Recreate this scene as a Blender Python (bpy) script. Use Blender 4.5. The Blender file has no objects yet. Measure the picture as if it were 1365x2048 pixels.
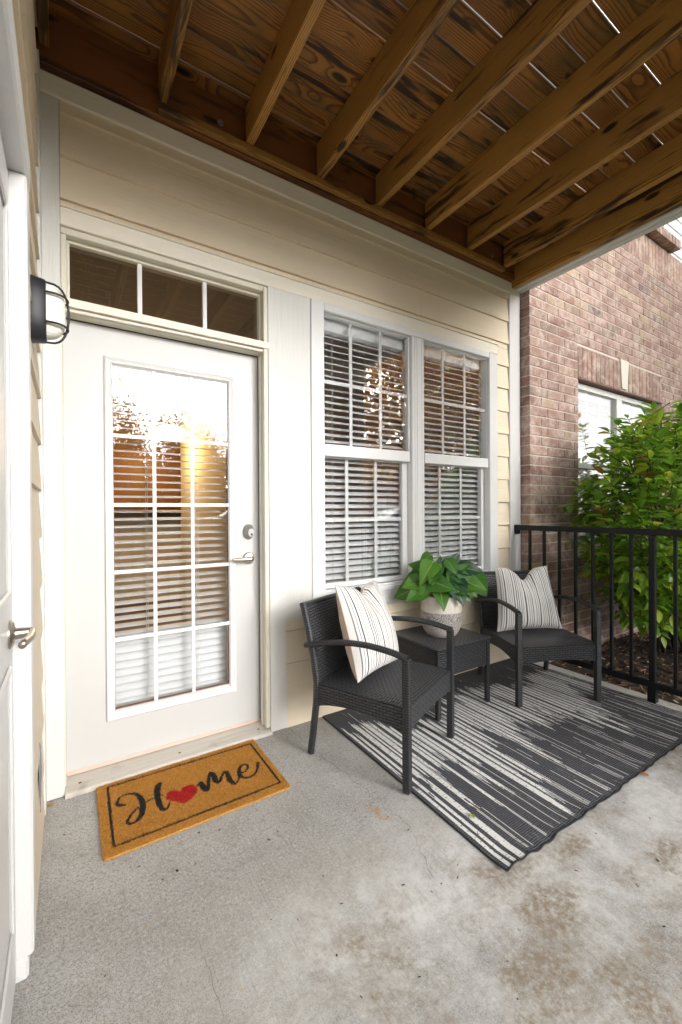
import bpy, bmesh, math, random
import numpy as np
from mathutils import Vector, Matrix, noise as mnoise
R = math.radians
random.seed(11)
rng = np.random.default_rng(11)
SC = bpy.context.scene
COL = SC.collection

# ------------------------------------------------------------------ camera, sky, sun, exposure
cam_d = bpy.data.cameras.new('camera')
cam = bpy.data.objects.new('camera', cam_d)
COL.objects.link(cam)
CAM_POS = Vector((0.0945, -2.1641, 1.2212))
YAW, PITCH, ROLL, FPX = R(32.653), R(-0.264), R(-0.351), 847.86
f = Vector((math.sin(YAW)*math.cos(PITCH), math.cos(YAW)*math.cos(PITCH), math.sin(PITCH)))
r = Vector((math.cos(YAW), -math.sin(YAW), 0))
u = r.cross(f)
r2 = math.cos(ROLL)*r + math.sin(ROLL)*u
u2 = -math.sin(ROLL)*r + math.cos(ROLL)*u
cam.matrix_world = Matrix(((r2.x, u2.x, -f.x, CAM_POS.x), (r2.y, u2.y, -f.y, CAM_POS.y),
                           (r2.z, u2.z, -f.z, CAM_POS.z), (0, 0, 0, 1)))
cam_d.sensor_fit = 'VERTICAL'
cam_d.sensor_height = 36.0
cam_d.lens = FPX/2048*36.0
cam_d.clip_start = 0.02
cam_d.clip_end = 500
SC.camera = cam

SUN_EL, SUN_AZ = R(13), R(160)          # azimuth measured from +Y towards +X
world = bpy.data.worlds.new('World')
SC.world = world
world.use_nodes = True
wn = world.node_tree
wn.nodes.clear()
sky = wn.nodes.new('ShaderNodeTexSky')
sky.sky_type = 'NISHITA'
sky.sun_disc = False
sky.sun_elevation = SUN_EL
sky.sun_rotation = SUN_AZ
sky.air_density = 1.0
sky.dust_density = 3.0
sky.ozone_density = 1.0
hs = wn.nodes.new('ShaderNodeHueSaturation')
hs.inputs['Saturation'].default_value = 0.06      # overcast: cloud has washed the blue out
bgn = wn.nodes.new('ShaderNodeBackground')
bgn.inputs['Strength'].default_value = 0.10
wo = wn.nodes.new('ShaderNodeOutputWorld')
wn.links.new(sky.outputs[0], hs.inputs['Color'])
wn.links.new(hs.outputs[0], bgn.inputs['Color'])
wn.links.new(bgn.outputs[0], wo.inputs['Surface'])

sun_d = bpy.data.lights.new('sun', 'SUN')
sun_d.energy = 0.75
sun_d.angle = R(45)
sun_d.color = (1.0, 0.99, 0.965)
sun = bpy.data.objects.new('sun', sun_d)
COL.objects.link(sun)
sd = Vector((math.sin(SUN_AZ)*math.cos(SUN_EL), math.cos(SUN_AZ)*math.cos(SUN_EL), math.sin(SUN_EL)))
sun.rotation_euler = sd.to_track_quat('Z', 'Y').to_euler()
sun.location = sd*30

SC.view_settings.view_transform = 'Standard'
SC.view_settings.look = 'None'
SC.view_settings.gamma = 1.0
SC.view_settings.exposure = 2.2
SC.view_settings.use_curve_mapping = False
SC.render.engine = 'CYCLES'
SC.cycles.max_bounces = 10
SC.cycles.diffuse_bounces = 5
SC.cycles.glossy_bounces = 5
SC.cycles.transparent_max_bounces = 16
SC.cycles.sample_clamp_indirect = 8
SC.cycles.use_denoising = True

# ------------------------------------------------------------------ material helpers
class NB:
    def __init__(self, name):
        self.m = bpy.data.materials.new(name)
        self.m.use_nodes = True
        self.t = self.m.node_tree
        self.t.nodes.clear()
        self.out = self.t.nodes.new('ShaderNodeOutputMaterial')
    def n(self, typ, props=None, **ins):
        nd = self.t.nodes.new('ShaderNode'+typ)
        for k, v in (props or {}).items():
            setattr(nd, k, v)
        for k, v in ins.items():
            k = k.replace('_', ' ')
            key = int(k[1:]) if k[0] == 'i' and k[1:].isdigit() else k
            self.s(nd, key, v)
        return nd
    def s(self, nd, key, v):
        sock = nd.inputs[key]
        if isinstance(v, bpy.types.NodeSocket):
            self.t.links.new(v, sock)
        elif isinstance(v, bpy.types.Node):
            self.t.links.new(v.outputs[0], sock)
        else:
            if isinstance(v, tuple) and len(v) == 3 and sock.type == 'RGBA':
                v = (*v, 1)
            sock.default_value = v
    def math(self, op, a, b=0.0, clamp=False):
        return self.n('Math', {'operation': op, 'use_clamp': clamp}, i0=a, i1=b).outputs[0]
    def mix(self, fac, a, b, blend='MIX'):
        nd = self.n('Mix', {'data_type': 'RGBA', 'blend_type': blend})
        self.s(nd, 0, fac); self.s(nd, 6, a); self.s(nd, 7, b)
        return nd.outputs[2]
    def ramp(self, fac, stops, interp='LINEAR'):
        nd = self.n('ValToRGB')
        cr = nd.color_ramp
        cr.interpolation = interp
        while len(cr.elements) < len(stops):
            cr.elements.new(0.5)
        for e, (p, c) in zip(cr.elements, stops):
            e.position = p
            e.color = (*c, 1) if isinstance(c, tuple) else (c, c, c, 1)
        self.s(nd, 0, fac)
        return nd.outputs[0]
    def coord(self, kind='Object', scale=(1, 1, 1), loc=(0, 0, 0), rot=(0, 0, 0)):
        tc = self.n('TexCoord')
        mp = self.n('Mapping')
        self.t.links.new(tc.outputs[kind], mp.inputs['Vector'])
        mp.inputs['Scale'].default_value = scale
        mp.inputs['Location'].default_value = loc
        mp.inputs['Rotation'].default_value = rot
        return mp.outputs[0]
    def noise(self, vec, scale, detail=4, rough=0.55, dist=0.0):
        return self.n('TexNoise', Vector=vec, Scale=scale, Detail=detail, Roughness=rough, Distortion=dist).outputs['Fac']
    def bump(self, h, strength=0.3, dist=0.01):
        return self.n('Bump', Height=h, Strength=strength, Distance=dist).outputs[0]
    def bsdf(self, color, rough=0.5, bump=None, **kw):
        b = self.n('BsdfPrincipled')
        self.s(b, 'Base Color', color); self.s(b, 'Roughness', rough)
        if bump is not None:
            self.s(b, 'Normal', bump)
        for k, v in kw.items():
            self.s(b, k.replace('_', ' '), v)
        self.t.links.new(b.outputs[0], self.out.inputs['Surface'])
        return b

def paint(name, col, grain_axis=None, rough=0.5, bump=0.35, dirt=0.12):
    b = NB(name)
    sc = {'x': (3, 60, 60), 'z': (60, 60, 3), 'y': (60, 3, 60), None: (40, 40, 40)}[grain_axis]
    v = b.coord(scale=sc)
    g = b.noise(v, 1.0, 6, 0.65, 0.8)
    g2 = b.noise(b.coord(), 2.2, 5, 0.6)
    sp = b.noise(b.coord(), 45, 2, 0.5)
    spot = b.ramp(sp, [(0.72, 0.0), (0.78, 1.0)])
    c = b.mix(b.math('MULTIPLY', b.ramp(g2, [(0.4, 0.0), (0.75, 1.0)]), dirt), col, tuple(x*0.72 for x in col))
    c = b.mix(b.math('MULTIPLY', spot, dirt*0.7), c, (0.25, 0.22, 0.18))
    b.bsdf(c, rough, b.bump(g, bump, 0.004))
    return b.m

def plain(name, col, rough=0.5, metal=0.0, nscale=30, var=0.15, bump=0.1, **kw):
    b = NB(name)
    n = b.noise(b.coord(), nscale, 4)
    c = b.mix(b.math('MULTIPLY', n, var), col, tuple(x*0.4 for x in col))
    b.bsdf(c, rough, b.bump(n, bump, 0.003), Metallic=metal, **kw)
    return b.m

def wood(name, light, mid, dark, seed=0.0, green=0.0, stain=0.92):
    """flat-sawn pine: rings round the long (local X) axis, cut off-centre, with knots and weather stains"""
    b = NB(name)
    tc = b.n('TexCoord')
    oi = b.n('ObjectInfo')
    rnd = oi.outputs['Random']
    off = b.n('CombineXYZ')
    b.s(off, 0, b.math('MULTIPLY', rnd, 37.0)); b.s(off, 1, b.math('MULTIPLY', b.math('SUBTRACT', b.math('FRACT', b.math('MULTIPLY', rnd, 7.3)), 0.5), 0.16))
    b.s(off, 2, b.math('ADD', 0.05, b.math('MULTIPLY', b.math('FRACT', b.math('MULTIPLY', rnd, 13.7)), 0.10)))
    p = b.n('VectorMath', {'operation': 'ADD'}, i0=tc.outputs['Object'], i1=off.outputs[0]).outputs[0]
    # knots warp the rings
    kv = b.n('Mapping', Vector=p); kv.inputs['Scale'].default_value = (2.8, 7.0, 7.0)
    vor = b.n('TexVoronoi', {'feature': 'F1'}, Vector=kv.outputs[0], Scale=1.0, Randomness=1.0)
    kn = b.ramp(vor.outputs['Distance'], [(0.0, 1.0), (0.22, 0.35), (0.5, 0.0)])
    st = b.n('Mapping', Vector=p); st.inputs['Scale'].default_value = (0.30, 1.0, 1.0)
    w1 = b.n('TexNoise', Vector=st.outputs[0], Scale=3.2, Detail=3, Roughness=0.5).outputs['Color']
    wv = b.n('VectorMath', {'operation': 'MULTIPLY_ADD'}, i0=w1, i1=(0.0, 0.05, 0.05), i2=p).outputs[0]
    sep = b.n('SeparateXYZ', Vector=wv)
    rr = b.math('SQRT', b.math('ADD', b.math('POWER', sep.outputs[1], 2.0), b.math('POWER', sep.outputs[2], 2.0)))
    rr = b.math('ADD', rr, b.math('MULTIPLY', kn, 0.035))
    fine = b.n('Mapping', Vector=p); fine.inputs['Scale'].default_value = (5, 210, 210)
    fn = b.noise(fine.outputs[0], 1.0, 3)
    ring = b.math('FRACT', b.math('ADD', b.math('MULTIPLY', rr, b.math('ADD', 95.0, b.math('MULTIPLY', b.math('FRACT', b.math('MULTIPLY', rnd, 3.31)), 75.0))), b.math('MULTIPLY', fn, 0.35)))
    rc = b.ramp(ring, [(0.0, 0.0), (0.5, 0.12), (0.78, 0.75), (0.90, 1.0), (1.0, 0.05)])
    c = b.mix(rc, light, mid)
    c = b.mix(b.math('MULTIPLY', fn, 0.35), c, tuple(x*0.6 for x in mid))
    stv = b.n('Mapping', Vector=p); stv.inputs['Scale'].default_value = (1.6, 14, 14)
    sn = b.noise(stv.outputs[0], 1.0, 4, 0.6)
    c = b.mix(b.ramp(sn, [(0.55, 0.0), (0.63, stain)]), c, dark)
    c = b.mix(b.ramp(vor.outputs['Distance'], [(0.0, 1.0), (0.09, 0.95), (0.14, 0.0)]), c, tuple(x*0.6 for x in dark))
    c = b.mix(b.math('MULTIPLY', b.math('FRACT', b.math('MULTIPLY', rnd, 5.77)), 0.85), c, b.mix(1.0, c, (0.45, 0.40, 0.36), 'MULTIPLY'))
    if green > 0:
        gn = b.noise(b.coord('Object', (1, 1, 1)), 3.0, 3)
        c = b.mix(b.math('MULTIPLY', b.ramp(gn, [(0.5, 0.0), (0.7, 1.0)]), green), c, (0.05, 0.055, 0.012))
    h = b.math('ADD', b.math('MULTIPLY', rc, -0.5), b.math('MULTIPLY', fn, 0.5))
    b.bsdf(c, 0.55, b.bump(h, 0.35, 0.003))
    return b.m

M = {}
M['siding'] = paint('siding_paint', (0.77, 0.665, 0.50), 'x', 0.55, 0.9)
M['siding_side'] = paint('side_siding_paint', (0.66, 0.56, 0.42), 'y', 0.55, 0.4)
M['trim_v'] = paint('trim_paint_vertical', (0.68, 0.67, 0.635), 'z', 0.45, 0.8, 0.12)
M['trim_h_warm_lit'] = paint('trim_paint_warm_lit', (0.82, 0.77, 0.66), 'x', 0.45, 0.8, 0.12)  # same paint as the vertical boards, with warm deck-bounced light put into the colour
M['white'] = paint('white_trim_paint', (0.66, 0.655, 0.645), 'z', 0.4, 0.35, 0.1)
M['vinyl'] = plain('white_vinyl', (0.72, 0.72, 0.715), 0.35, var=0.05, bump=0.03)
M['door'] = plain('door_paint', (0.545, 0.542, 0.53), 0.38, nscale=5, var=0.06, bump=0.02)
M['jamb'] = plain('jamb_paint', (0.70, 0.665, 0.55), 0.45, nscale=12, var=0.12, bump=0.05)
M['pink'] = plain('bare_primer', (0.68, 0.52, 0.44), 0.6, nscale=40, var=0.3)
M['core'] = plain('wall_core', (0.5, 0.43, 0.32), 0.8)
M['seal'] = plain('gap_seal', (0.03, 0.028, 0.025), 0.8)
M['joist'] = wood('joist_wood', (0.70, 0.37, 0.080), (0.24, 0.088, 0.014), (0.040, 0.012, 0.003), 0, 0.2, 0.92)
M['deckboard'] = wood('deck_board_wood', (0.50, 0.22, 0.038), (0.14, 0.042, 0.007), (0.020, 0.005, 0.001), 3, 0.5)
M['ledger'] = wood('ledger_wood', (0.30, 0.11, 0.026), (0.17, 0.055, 0.013), (0.06, 0.018, 0.005), 5)
M['black_metal'] = plain('black_railing_paint', (0.008, 0.009, 0.011), 0.42, var=0.3, nscale=25, bump=0.08, Specular_IOR_Level=0.3)
M['lamp_black'] = plain('lamp_black', (0.015, 0.016, 0.02), 0.5, var=0.4, nscale=60, bump=0.15)
M['nickel'] = plain('satin_nickel', (0.52, 0.47, 0.41), 0.32, metal=1.0, nscale=50, var=0.15, bump=0.05)
M['lock_grey'] = plain('lock_grey', (0.33, 0.33, 0.33), 0.4, metal=0.6, var=0.1)
M['bolt'] = plain('galvanised_bolt', (0.35, 0.36, 0.37), 0.45, metal=0.8)
M['black'] = plain('black_plastic', (0.01, 0.01, 0.01), 0.5)
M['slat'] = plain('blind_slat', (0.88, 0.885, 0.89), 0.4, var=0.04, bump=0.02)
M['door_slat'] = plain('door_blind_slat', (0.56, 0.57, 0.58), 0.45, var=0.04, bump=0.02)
M['cord'] = plain('blind_cord', (0.7, 0.69, 0.66), 0.7)
M['keystone'] = plain('cast_stone', (0.72, 0.68, 0.60), 0.8, nscale=60, var=0.2, bump=0.3)
M['rust_lintel'] = plain('lintel_paint', (0.20, 0.095, 0.07), 0.6, nscale=20, var=0.5)
M['interior'] = plain('interior_paint', (0.55, 0.40, 0.22), 0.8)
M['interior_dark'] = plain('interior_pale_paint', (0.72, 0.70, 0.67), 0.8)
M['carpet'] = plain('interior_floor', (0.20, 0.15, 0.11), 0.9)
M['cabinet'] = plain('cabinet_wood', (0.30, 0.125, 0.04), 0.4, nscale=8, var=0.4)

def glass(name, gain, base, tint=(0.98, 0.99, 0.99), dust=0.0):
    b = NB(name)
    fr = b.n('Fresnel', IOR=1.5)
    fac = b.math('ADD', b.math('MULTIPLY', fr.outputs[0], gain), base, True)
    tr = b.n('BsdfTransparent', Color=tint)
    v = b.coord(scale=(1, 1, 1))
    wob = b.noise(v, 1.6, 2, 0.5)
    gl = b.n('BsdfGlossy', Color=(1, 1, 1), Roughness=0.0)
    b.s(gl, 'Normal', b.bump(wob, 0.05, 0.02))
    mx = b.n('MixShader', i0=fac, i1=tr, i2=gl)
    if dust:
        df = b.n('BsdfDiffuse', Color=(0.55, 0.50, 0.42))
        sp = b.math('ADD', b.math('MULTIPLY', b.ramp(b.noise(b.coord(), 110, 2), [(0.60, 0.0), (0.70, 1.0)]), 0.12), dust)
        mx = b.n('MixShader', i0=sp, i1=mx.outputs[0], i2=df.outputs[0])
    b.t.links.new(mx.outputs[0], b.out.inputs['Surface'])
    return b.m
M['glass'] = glass('window_glass', 2.2, 0.10)
M['door_glass'] = glass('door_glass', 1.2, 0.02)
M['glass_dirty'] = glass('transom_glass', 2.2, 0.06, (0.22, 0.215, 0.20), 0.022)

def lamp_glass():
    b = NB('frosted_lamp_glass')
    v = b.coord(scale=(1, 1, 1))
    w = b.n('TexWave', {'wave_type': 'BANDS', 'bands_direction': 'Z'}, Vector=v, Scale=38.0, Distortion=0.0)
    b.bsdf((0.80, 0.79, 0.72), 0.22, b.bump(w.outputs['Fac'], 0.2, 0.003), **{'Transmission_Weight': 0.12, 'IOR': 1.3})
    return b.m
M['lamp_glass'] = lamp_glass()

def concrete():
    b = NB('patio_concrete')
    v = b.coord()
    n1 = b.noise(v, 1.1, 6, 0.62)
    n2 = b.noise(v, 6.5, 6, 0.65, 0.4)
    n3 = b.noise(v, 260, 2, 0.6)
    n4 = b.noise(v, 38, 4, 0.7)
    n5 = b.noise(v, 105, 2, 0.5)
    c = b.mix(b.ramp(n1, [(0.35, 0.0), (0.68, 1.0)]), (0.36, 0.352, 0.33), (0.55, 0.54, 0.515))
    c = b.mix(b.math('MULTIPLY', b.ramp(n2, [(0.45, 0.0), (0.7, 1.0)]), 0.45), c, (0.33, 0.295, 0.25))
    c = b.mix(b.ramp(n3, [(0.36, 0.75), (0.52, 0.0)]), c, (0.14, 0.135, 0.13))
    c = b.mix(b.ramp(n4, [(0.30, 0.45), (0.45, 0.0)]), c, (0.17, 0.16, 0.14))
    c = b.mix(b.ramp(n5, [(0.57, 0.0), (0.68, 0.5)]), c, (0.62, 0.605, 0.58))
    c = b.mix(b.ramp(n5, [(0.32, 0.6), (0.43, 0.0)]), c, (0.20, 0.19, 0.175))
    sep = b.n('SeparateXYZ', Vector=v)
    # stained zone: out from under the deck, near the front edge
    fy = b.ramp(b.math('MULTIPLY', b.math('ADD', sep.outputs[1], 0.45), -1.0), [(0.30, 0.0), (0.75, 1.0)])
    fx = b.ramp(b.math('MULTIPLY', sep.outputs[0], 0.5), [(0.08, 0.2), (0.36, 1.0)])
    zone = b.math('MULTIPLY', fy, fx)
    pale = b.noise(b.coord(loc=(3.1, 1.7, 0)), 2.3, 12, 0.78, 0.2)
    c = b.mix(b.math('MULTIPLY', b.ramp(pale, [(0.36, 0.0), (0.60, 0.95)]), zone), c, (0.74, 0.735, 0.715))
    # damp tan blotches: noise plus a few with a place of their own
    tan = b.noise(b.coord(loc=(7.3, 2.2, 0)), 2.9, 12, 0.74, 0.3)
    blot = b.math('MULTIPLY', b.math('MULTIPLY', b.ramp(tan, [(0.45, 0.0), (0.60, 0.95)]), zone), b.ramp(b.noise(v, 46, 5, 0.75), [(0.34, 0.15), (0.58, 1.0)]))
    wob = b.n('TexNoise', Vector=v, Scale=5.0, Detail=10, Roughness=0.75)
    vw = b.n('VectorMath', {'operation': 'MULTIPLY_ADD'}, i0=wob.outputs['Color'], i1=(0.30, 0.30, 0.0), i2=v).outputs[0]
    for (bx, by, rx, ry) in BLOTS:
        mp = b.n('Mapping', Vector=vw)
        mp.inputs['Scale'].default_value = (1/rx, 1/ry, 0)
        mp.inputs['Location'].default_value = (-(bx+0.15)/rx, -(by+0.15)/ry, 0)
        ln = b.n('VectorMath', {'operation': 'LENGTH'}, i0=mp.outputs[0]).outputs['Value']
        blot = b.math('MAXIMUM', blot, b.math('MULTIPLY', b.ramp(ln, [(0.45, 0.95), (1.25, 0.0)]), b.ramp(b.noise(v, 46, 5, 0.75), [(0.34, 0.1), (0.58, 1.0)])))
    tanc = b.mix(b.noise(v, 90, 3, 0.6), (0.20, 0.155, 0.105), (0.36, 0.285, 0.20))
    c = b.mix(blot, c, tanc)
    # rust spot near the chair leg
    mp = b.n('Mapping', Vector=vw)
    mp.inputs['Scale'].default_value = (1/0.03, 1/0.05, 0)
    mp.inputs['Location'].default_value = (-(1.157+0.15)/0.03, -(-0.80+0.15)/0.05, 0)
    ln = b.n('VectorMath', {'operation': 'LENGTH'}, i0=mp.outputs[0]).outputs['Value']
    c = b.mix(b.math('MULTIPLY', b.ramp(ln, [(0.2, 0.8), (1.1, 0.0)]), b.ramp(n4, [(0.4, 0.2), (0.55, 1.0)])), c, (0.50, 0.22, 0.06))
    # broom finish along Y
    bv = b.coord(scale=(260, 4, 1))
    br = b.noise(bv, 1.0, 3, 0.6)
    c = b.mix(b.ramp(br, [(0.28, 0.35), (0.42, 0.0)]), c, (0.16, 0.155, 0.15))
    h = b.math('ADD', b.math('MULTIPLY', br, 0.5), b.math('ADD', b.math('MULTIPLY', n3, 0.5), b.math('MULTIPLY', n4, 0.6)))
    b.bsdf(c, 0.85, b.bump(h, 0.6, 0.004))
    return b.m
BLOTS = [(1.33, -1.43, 0.17, 0.11), (1.14, -1.52, 0.16, 0.10), (1.86, -1.52, 0.16, 0.07), (0.98, -1.62, 0.13, 0.12),
         (1.62, -1.33, 0.13, 0.05), (1.28, -1.66, 0.10, 0.12), (0.70, -1.62, 0.12, 0.07)]
M['concrete'] = concrete()

def brick_mat(name, attr):
    b = NB(name)
    if attr:
        rnd = b.n('Attribute', {'attribute_name': 'tone'}).outputs['Fac']
    else:
        rnd = b.n('ObjectInfo').outputs['Random']
    v = b.n('VectorMath', {'operation': 'ADD'}, i0=b.n('NewGeometry').outputs['Position'], i1=(0, 0, 0)).outputs[0]
    c = b.ramp(rnd, [(0.0, (0.24, 0.130, 0.098)), (0.25, (0.37, 0.228, 0.182)), (0.5, (0.28, 0.176, 0.142)),
                     (0.72, (0.42, 0.272, 0.222)), (0.86, (0.42, 0.305, 0.205)), (1.0, (0.18, 0.118, 0.105))])
    n = b.noise(v, 9, 5, 0.65, 0.6)
    c = b.mix(b.ramp(n, [(0.43, 0.0), (0.66, 0.8)]), c, (0.60, 0.475, 0.415))
    n2 = b.noise(v, 22, 4, 0.7)
    c = b.mix(b.ramp(n2, [(0.52, 0.0), (0.72, 0.6)]), c, (0.12, 0.085, 0.075))
    n3 = b.noise(v, 150, 3, 0.6)
    b.bsdf(c, 0.85, b.bump(b.math('ADD', n2, n3), 0.6, 0.005))
    return b.m
M['brick'] = brick_mat('brick_clay', False)
M['brick_far'] = brick_mat('brick_clay_joined', True)
M['mortar'] = plain('mortar', (0.70, 0.61, 0.55), 0.9, nscale=120, var=0.35, bump=0.5)

def wicker():
    b = NB('black_wicker')
    tc = b.n('TexCoord')
    uv = tc.outputs['UV']
    wob = b.n('TexNoise', Vector=uv, Scale=25.0, Detail=2)
    uvw = b.n('VectorMath', {'operation': 'MULTIPLY_ADD'}, i0=wob.outputs['Color'], i1=(0.003, 0.003, 0), i2=uv).outputs[0]
    br = b.n('TexBrick', {'offset': 0.5}, Vector=uvw, Scale=1.0)
    b.s(br, 'Mortar Size', 0.0040); b.s(br, 'Mortar Smooth', 1.0)
    b.s(br, 'Brick Width', 0.036); b.s(br, 'Row Height', 0.0135)
    h = b.math('SUBTRACT', 1.0, br.outputs['Fac'])
    n = b.noise(uv, 60, 3)
    sepn = b.noise(uv, 9, 4)
    c = b.mix(h, (0.0015, 0.0015, 0.0015), b.mix(n, (0.115, 0.118, 0.130), (0.030, 0.031, 0.036)))
    c = b.mix(b.math('MULTIPLY', b.ramp(b.noise(uv, 180, 2), [(0.66, 0.0), (0.72, 1.0)]), b.math('MULTIPLY', sepn, 0.6)), c, (0.25, 0.24, 0.22))
    b.bsdf(c, 0.36, b.bump(h, 1.0, 0.010))
    return b.m
M['wicker'] = wicker()
M['wrap'] = None
def wrap():
    b = NB('black_wicker_wrap')
    tc = b.n('TexCoord')
    w = b.n('TexWave', {'wave_type': 'BANDS', 'bands_direction': 'X'}, Vector=tc.outputs['UV'], Scale=28.0, Distortion=0.5, Detail=1.0)
    c = b.mix(w.outputs['Fac'], (0.007, 0.007, 0.008), (0.036, 0.037, 0.042))
    b.bsdf(c, 0.42, b.bump(w.outputs['Fac'], 0.5, 0.003))
    return b.m
M['wrap'] = wrap()

def pillow_mat():
    b = NB('pillow_stripe')
    uv = b.n('TexCoord').outputs['UV']
    sep = b.n('SeparateXYZ', Vector=uv)
    W, K, G = (0.78, 0.765, 0.74), (0.018, 0.018, 0.021), (0.20, 0.195, 0.195)
    fr = b.math('FRACT', b.math('MULTIPLY', sep.outputs[0], 1.9))
    stops = [(0.0, W), (0.05, G), (0.067, W), (0.11, G), (0.127, W), (0.17, K), (0.203, W), (0.26, G), (0.277, W), (0.31, G), (0.327, W),
             (0.36, G), (0.377, W), (0.42, K), (0.446, W), (0.50, K), (0.522, W), (0.555, K), (0.577, W), (0.62, G), (0.637, W),
             (0.67, G), (0.687, W), (0.75, K), (0.786, W), (0.84, G), (0.857, W), (0.90, G), (0.917, W), (0.955, K), (0.975, W)]
    c = b.ramp(fr, stops, 'CONSTANT')
    wv = b.noise(b.coord('UV', (420, 420, 1)), 1.0, 2)
    c = b.mix(b.math('MULTIPLY', wv, 0.2), c, (0.42, 0.40, 0.38))
    cr = b.noise(b.coord('Object', (1, 1, 1)), 14, 3, 0.5, 0.4)
    b.bsdf(c, 0.9, b.bump(b.math('ADD', b.math('MULTIPLY', wv, 0.25), cr), 0.35, 0.012))
    return b.m
M['stripe'] = pillow_mat()
M['pillow_back'] = plain('pillow_back_cloth', (0.66, 0.54, 0.45), 0.9, nscale=300, var=0.2, bump=0.2)

def pot_mat():
    b = NB('glazed_pot')
    v = b.coord()
    sep = b.n('SeparateXYZ', Vector=v)
    wob = b.noise(b.coord(scale=(3, 3, 3)), 3, 4)
    band = b.math('ADD', sep.outputs[2], b.math('MULTIPLY', wob, 0.016))
    sp = b.noise(b.coord(scale=(1, 1, 2.2)), 190, 3, 0.7)
    speck = b.mix(b.ramp(sp, [(0.46, 0.0), (0.52, 1.0)]), (0.66, 0.61, 0.56), (0.09, 0.085, 0.09))
    low = b.mix(b.ramp(sp, [(0.40, 0.0), (0.66, 0.6)]), (0.60, 0.55, 0.50), (0.26, 0.24, 0.24))
    body = b.mix(b.ramp(band, [(0.045, 0.0), (0.115, 1.0)]), low, speck)
    c = b.mix(b.ramp(band, [(0.166, 0.0), (0.170, 1.0)]), body, (0.72, 0.655, 0.58))
    w = b.n('TexWave', {'wave_type': 'BANDS', 'bands_direction': 'Z'}, Vector=v, Scale=26.0, Distortion=1.0)
    b.bsdf(c, 0.55, b.bump(b.math('ADD', b.math('MULTIPLY', w.outputs['Fac'], 0.5), sp), 0.3, 0.004))
    return b.m
M['pot'] = pot_mat()
M['soil'] = plain('potting_soil', (0.03, 0.022, 0.015), 0.95)

def leaf_mat(name, stops, rough=0.35, trans=0.25):
    b = NB(name)
    rnd = b.n('ObjectInfo').outputs['Random'] if not name.endswith('mass') else b.n('Attribute', {'attribute_name': 'tone'}).outputs['Fac']
    c = b.ramp(rnd, stops)
    uv = b.n('TexCoord').outputs['UV']
    sep = b.n('SeparateXYZ', Vector=uv)
    mid = b.math('ABSOLUTE', b.math('SUBTRACT', sep.outputs[0], 0.5))
    c2 = b.mix(b.ramp(mid, [(0.0, 0.7), (0.04, 0.0)]), c, (0.34, 0.40, 0.13))
    ve = b.math('FRACT', b.math('ADD', b.math('MULTIPLY', sep.outputs[1], 6.0), b.math('MULTIPLY', mid, -5.0)))
    vr = b.ramp(ve, [(0.0, 1.0), (0.12, 0.0), (0.9, 0.0), (1.0, 1.0)])
    c2 = b.mix(b.math('MULTIPLY', vr, 0.22), c2, (0.25, 0.32, 0.10))
    bs = b.bsdf(c2, rough, b.bump(vr, 0.25, 0.004))
    tl = b.n('BsdfTranslucent', Color=c2)
    mx = b.n('MixShader', i0=trans, i1=bs.outputs[0], i2=tl.outputs[0])
    b.t.links.new(mx.outputs[0], b.out.inputs['Surface'])
    return b.m
PL = [(0.0, (0.010, 0.055, 0.025)), (0.30, (0.016, 0.085, 0.032)), (0.5, (0.05, 0.17, 0.02)), (0.75, (0.085, 0.23, 0.022)), (1.0, (0.17, 0.32, 0.03))]
SH = [(0.0, (0.09, 0.22, 0.02)), (0.4, (0.21, 0.41, 0.034)), (0.72, (0.31, 0.49, 0.042)), (0.90, (0.46, 0.52, 0.055)),
      (0.94, (0.32, 0.28, 0.03)), (0.97, (0.40, 0.22, 0.03)), (1.0, (0.42, 0.20, 0.12))]
M['house_leaf'] = leaf_mat('houseplant_leaf', PL[:3], 0.33, 0.2)
M['house_leaf_lime'] = leaf_mat('houseplant_lime_leaf', [(0.0, PL[2][1]), (0.5, (0.06, 0.18, 0.02)), (1.0, PL[3][1])], 0.36, 0.25)
M['shrub_leaf'] = leaf_mat('shrub_leaf', SH, 0.4, 0.45)
M['shrub_mass'] = leaf_mat('shrub_leaf_mass', SH, 0.4, 0.45)
AU = [(0.0, (0.30, 0.13, 0.02)), (0.4, (0.88, 0.46, 0.04)), (0.8, (0.95, 0.58, 0.06)), (1.0, (0.36, 0.32, 0.04))]
M['autumn_mass'] = leaf_mat('autumn_leaf_mass', AU, 0.7, 0.65)
RB = [(0.0, (0.16, 0.05, 0.02)), (0.5, (0.34, 0.13, 0.04)), (1.0, (0.50, 0.22, 0.05))]
M['russet_mass'] = leaf_mat('russet_leaf_mass', RB, 0.7, 0.3)
GN = [(0.0, (0.015, 0.04, 0.012)), (0.5, (0.03, 0.07, 0.02)), (1.0, (0.05, 0.10, 0.03))]
M['green_mass'] = leaf_mat('evergreen_leaf_mass', GN, 0.6, 0.2)
M['bark'] = plain('bark', (0.06, 0.045, 0.035), 0.9, nscale=30, var=0.6, bump=0.6)
M['stem'] = plain('shrub_stem', (0.075, 0.05, 0.03), 0.8, nscale=60, var=0.5, bump=0.4)
M['green_stem'] = plain('green_stem', (0.12, 0.2, 0.04), 0.5)
M['mulch_soil'] = plain('mulch_soil', (0.045, 0.028, 0.018), 0.95, nscale=40, var=0.7, bump=1.0)
def mulch():
    b = NB('mulch_chip')
    rnd = b.n('Attribute', {'attribute_name': 'tone'}).outputs['Fac']
    c = b.ramp(rnd, [(0.0, (0.03, 0.016, 0.01)), (0.55, (0.09, 0.05, 0.028)), (0.78, (0.17, 0.10, 0.055)), (0.90, (0.34, 0.23, 0.12)), (1.0, (0.55, 0.47, 0.34))])
    b.bsdf(c, 0.9)
    return b.m
M['mulch'] = mulch()
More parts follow.
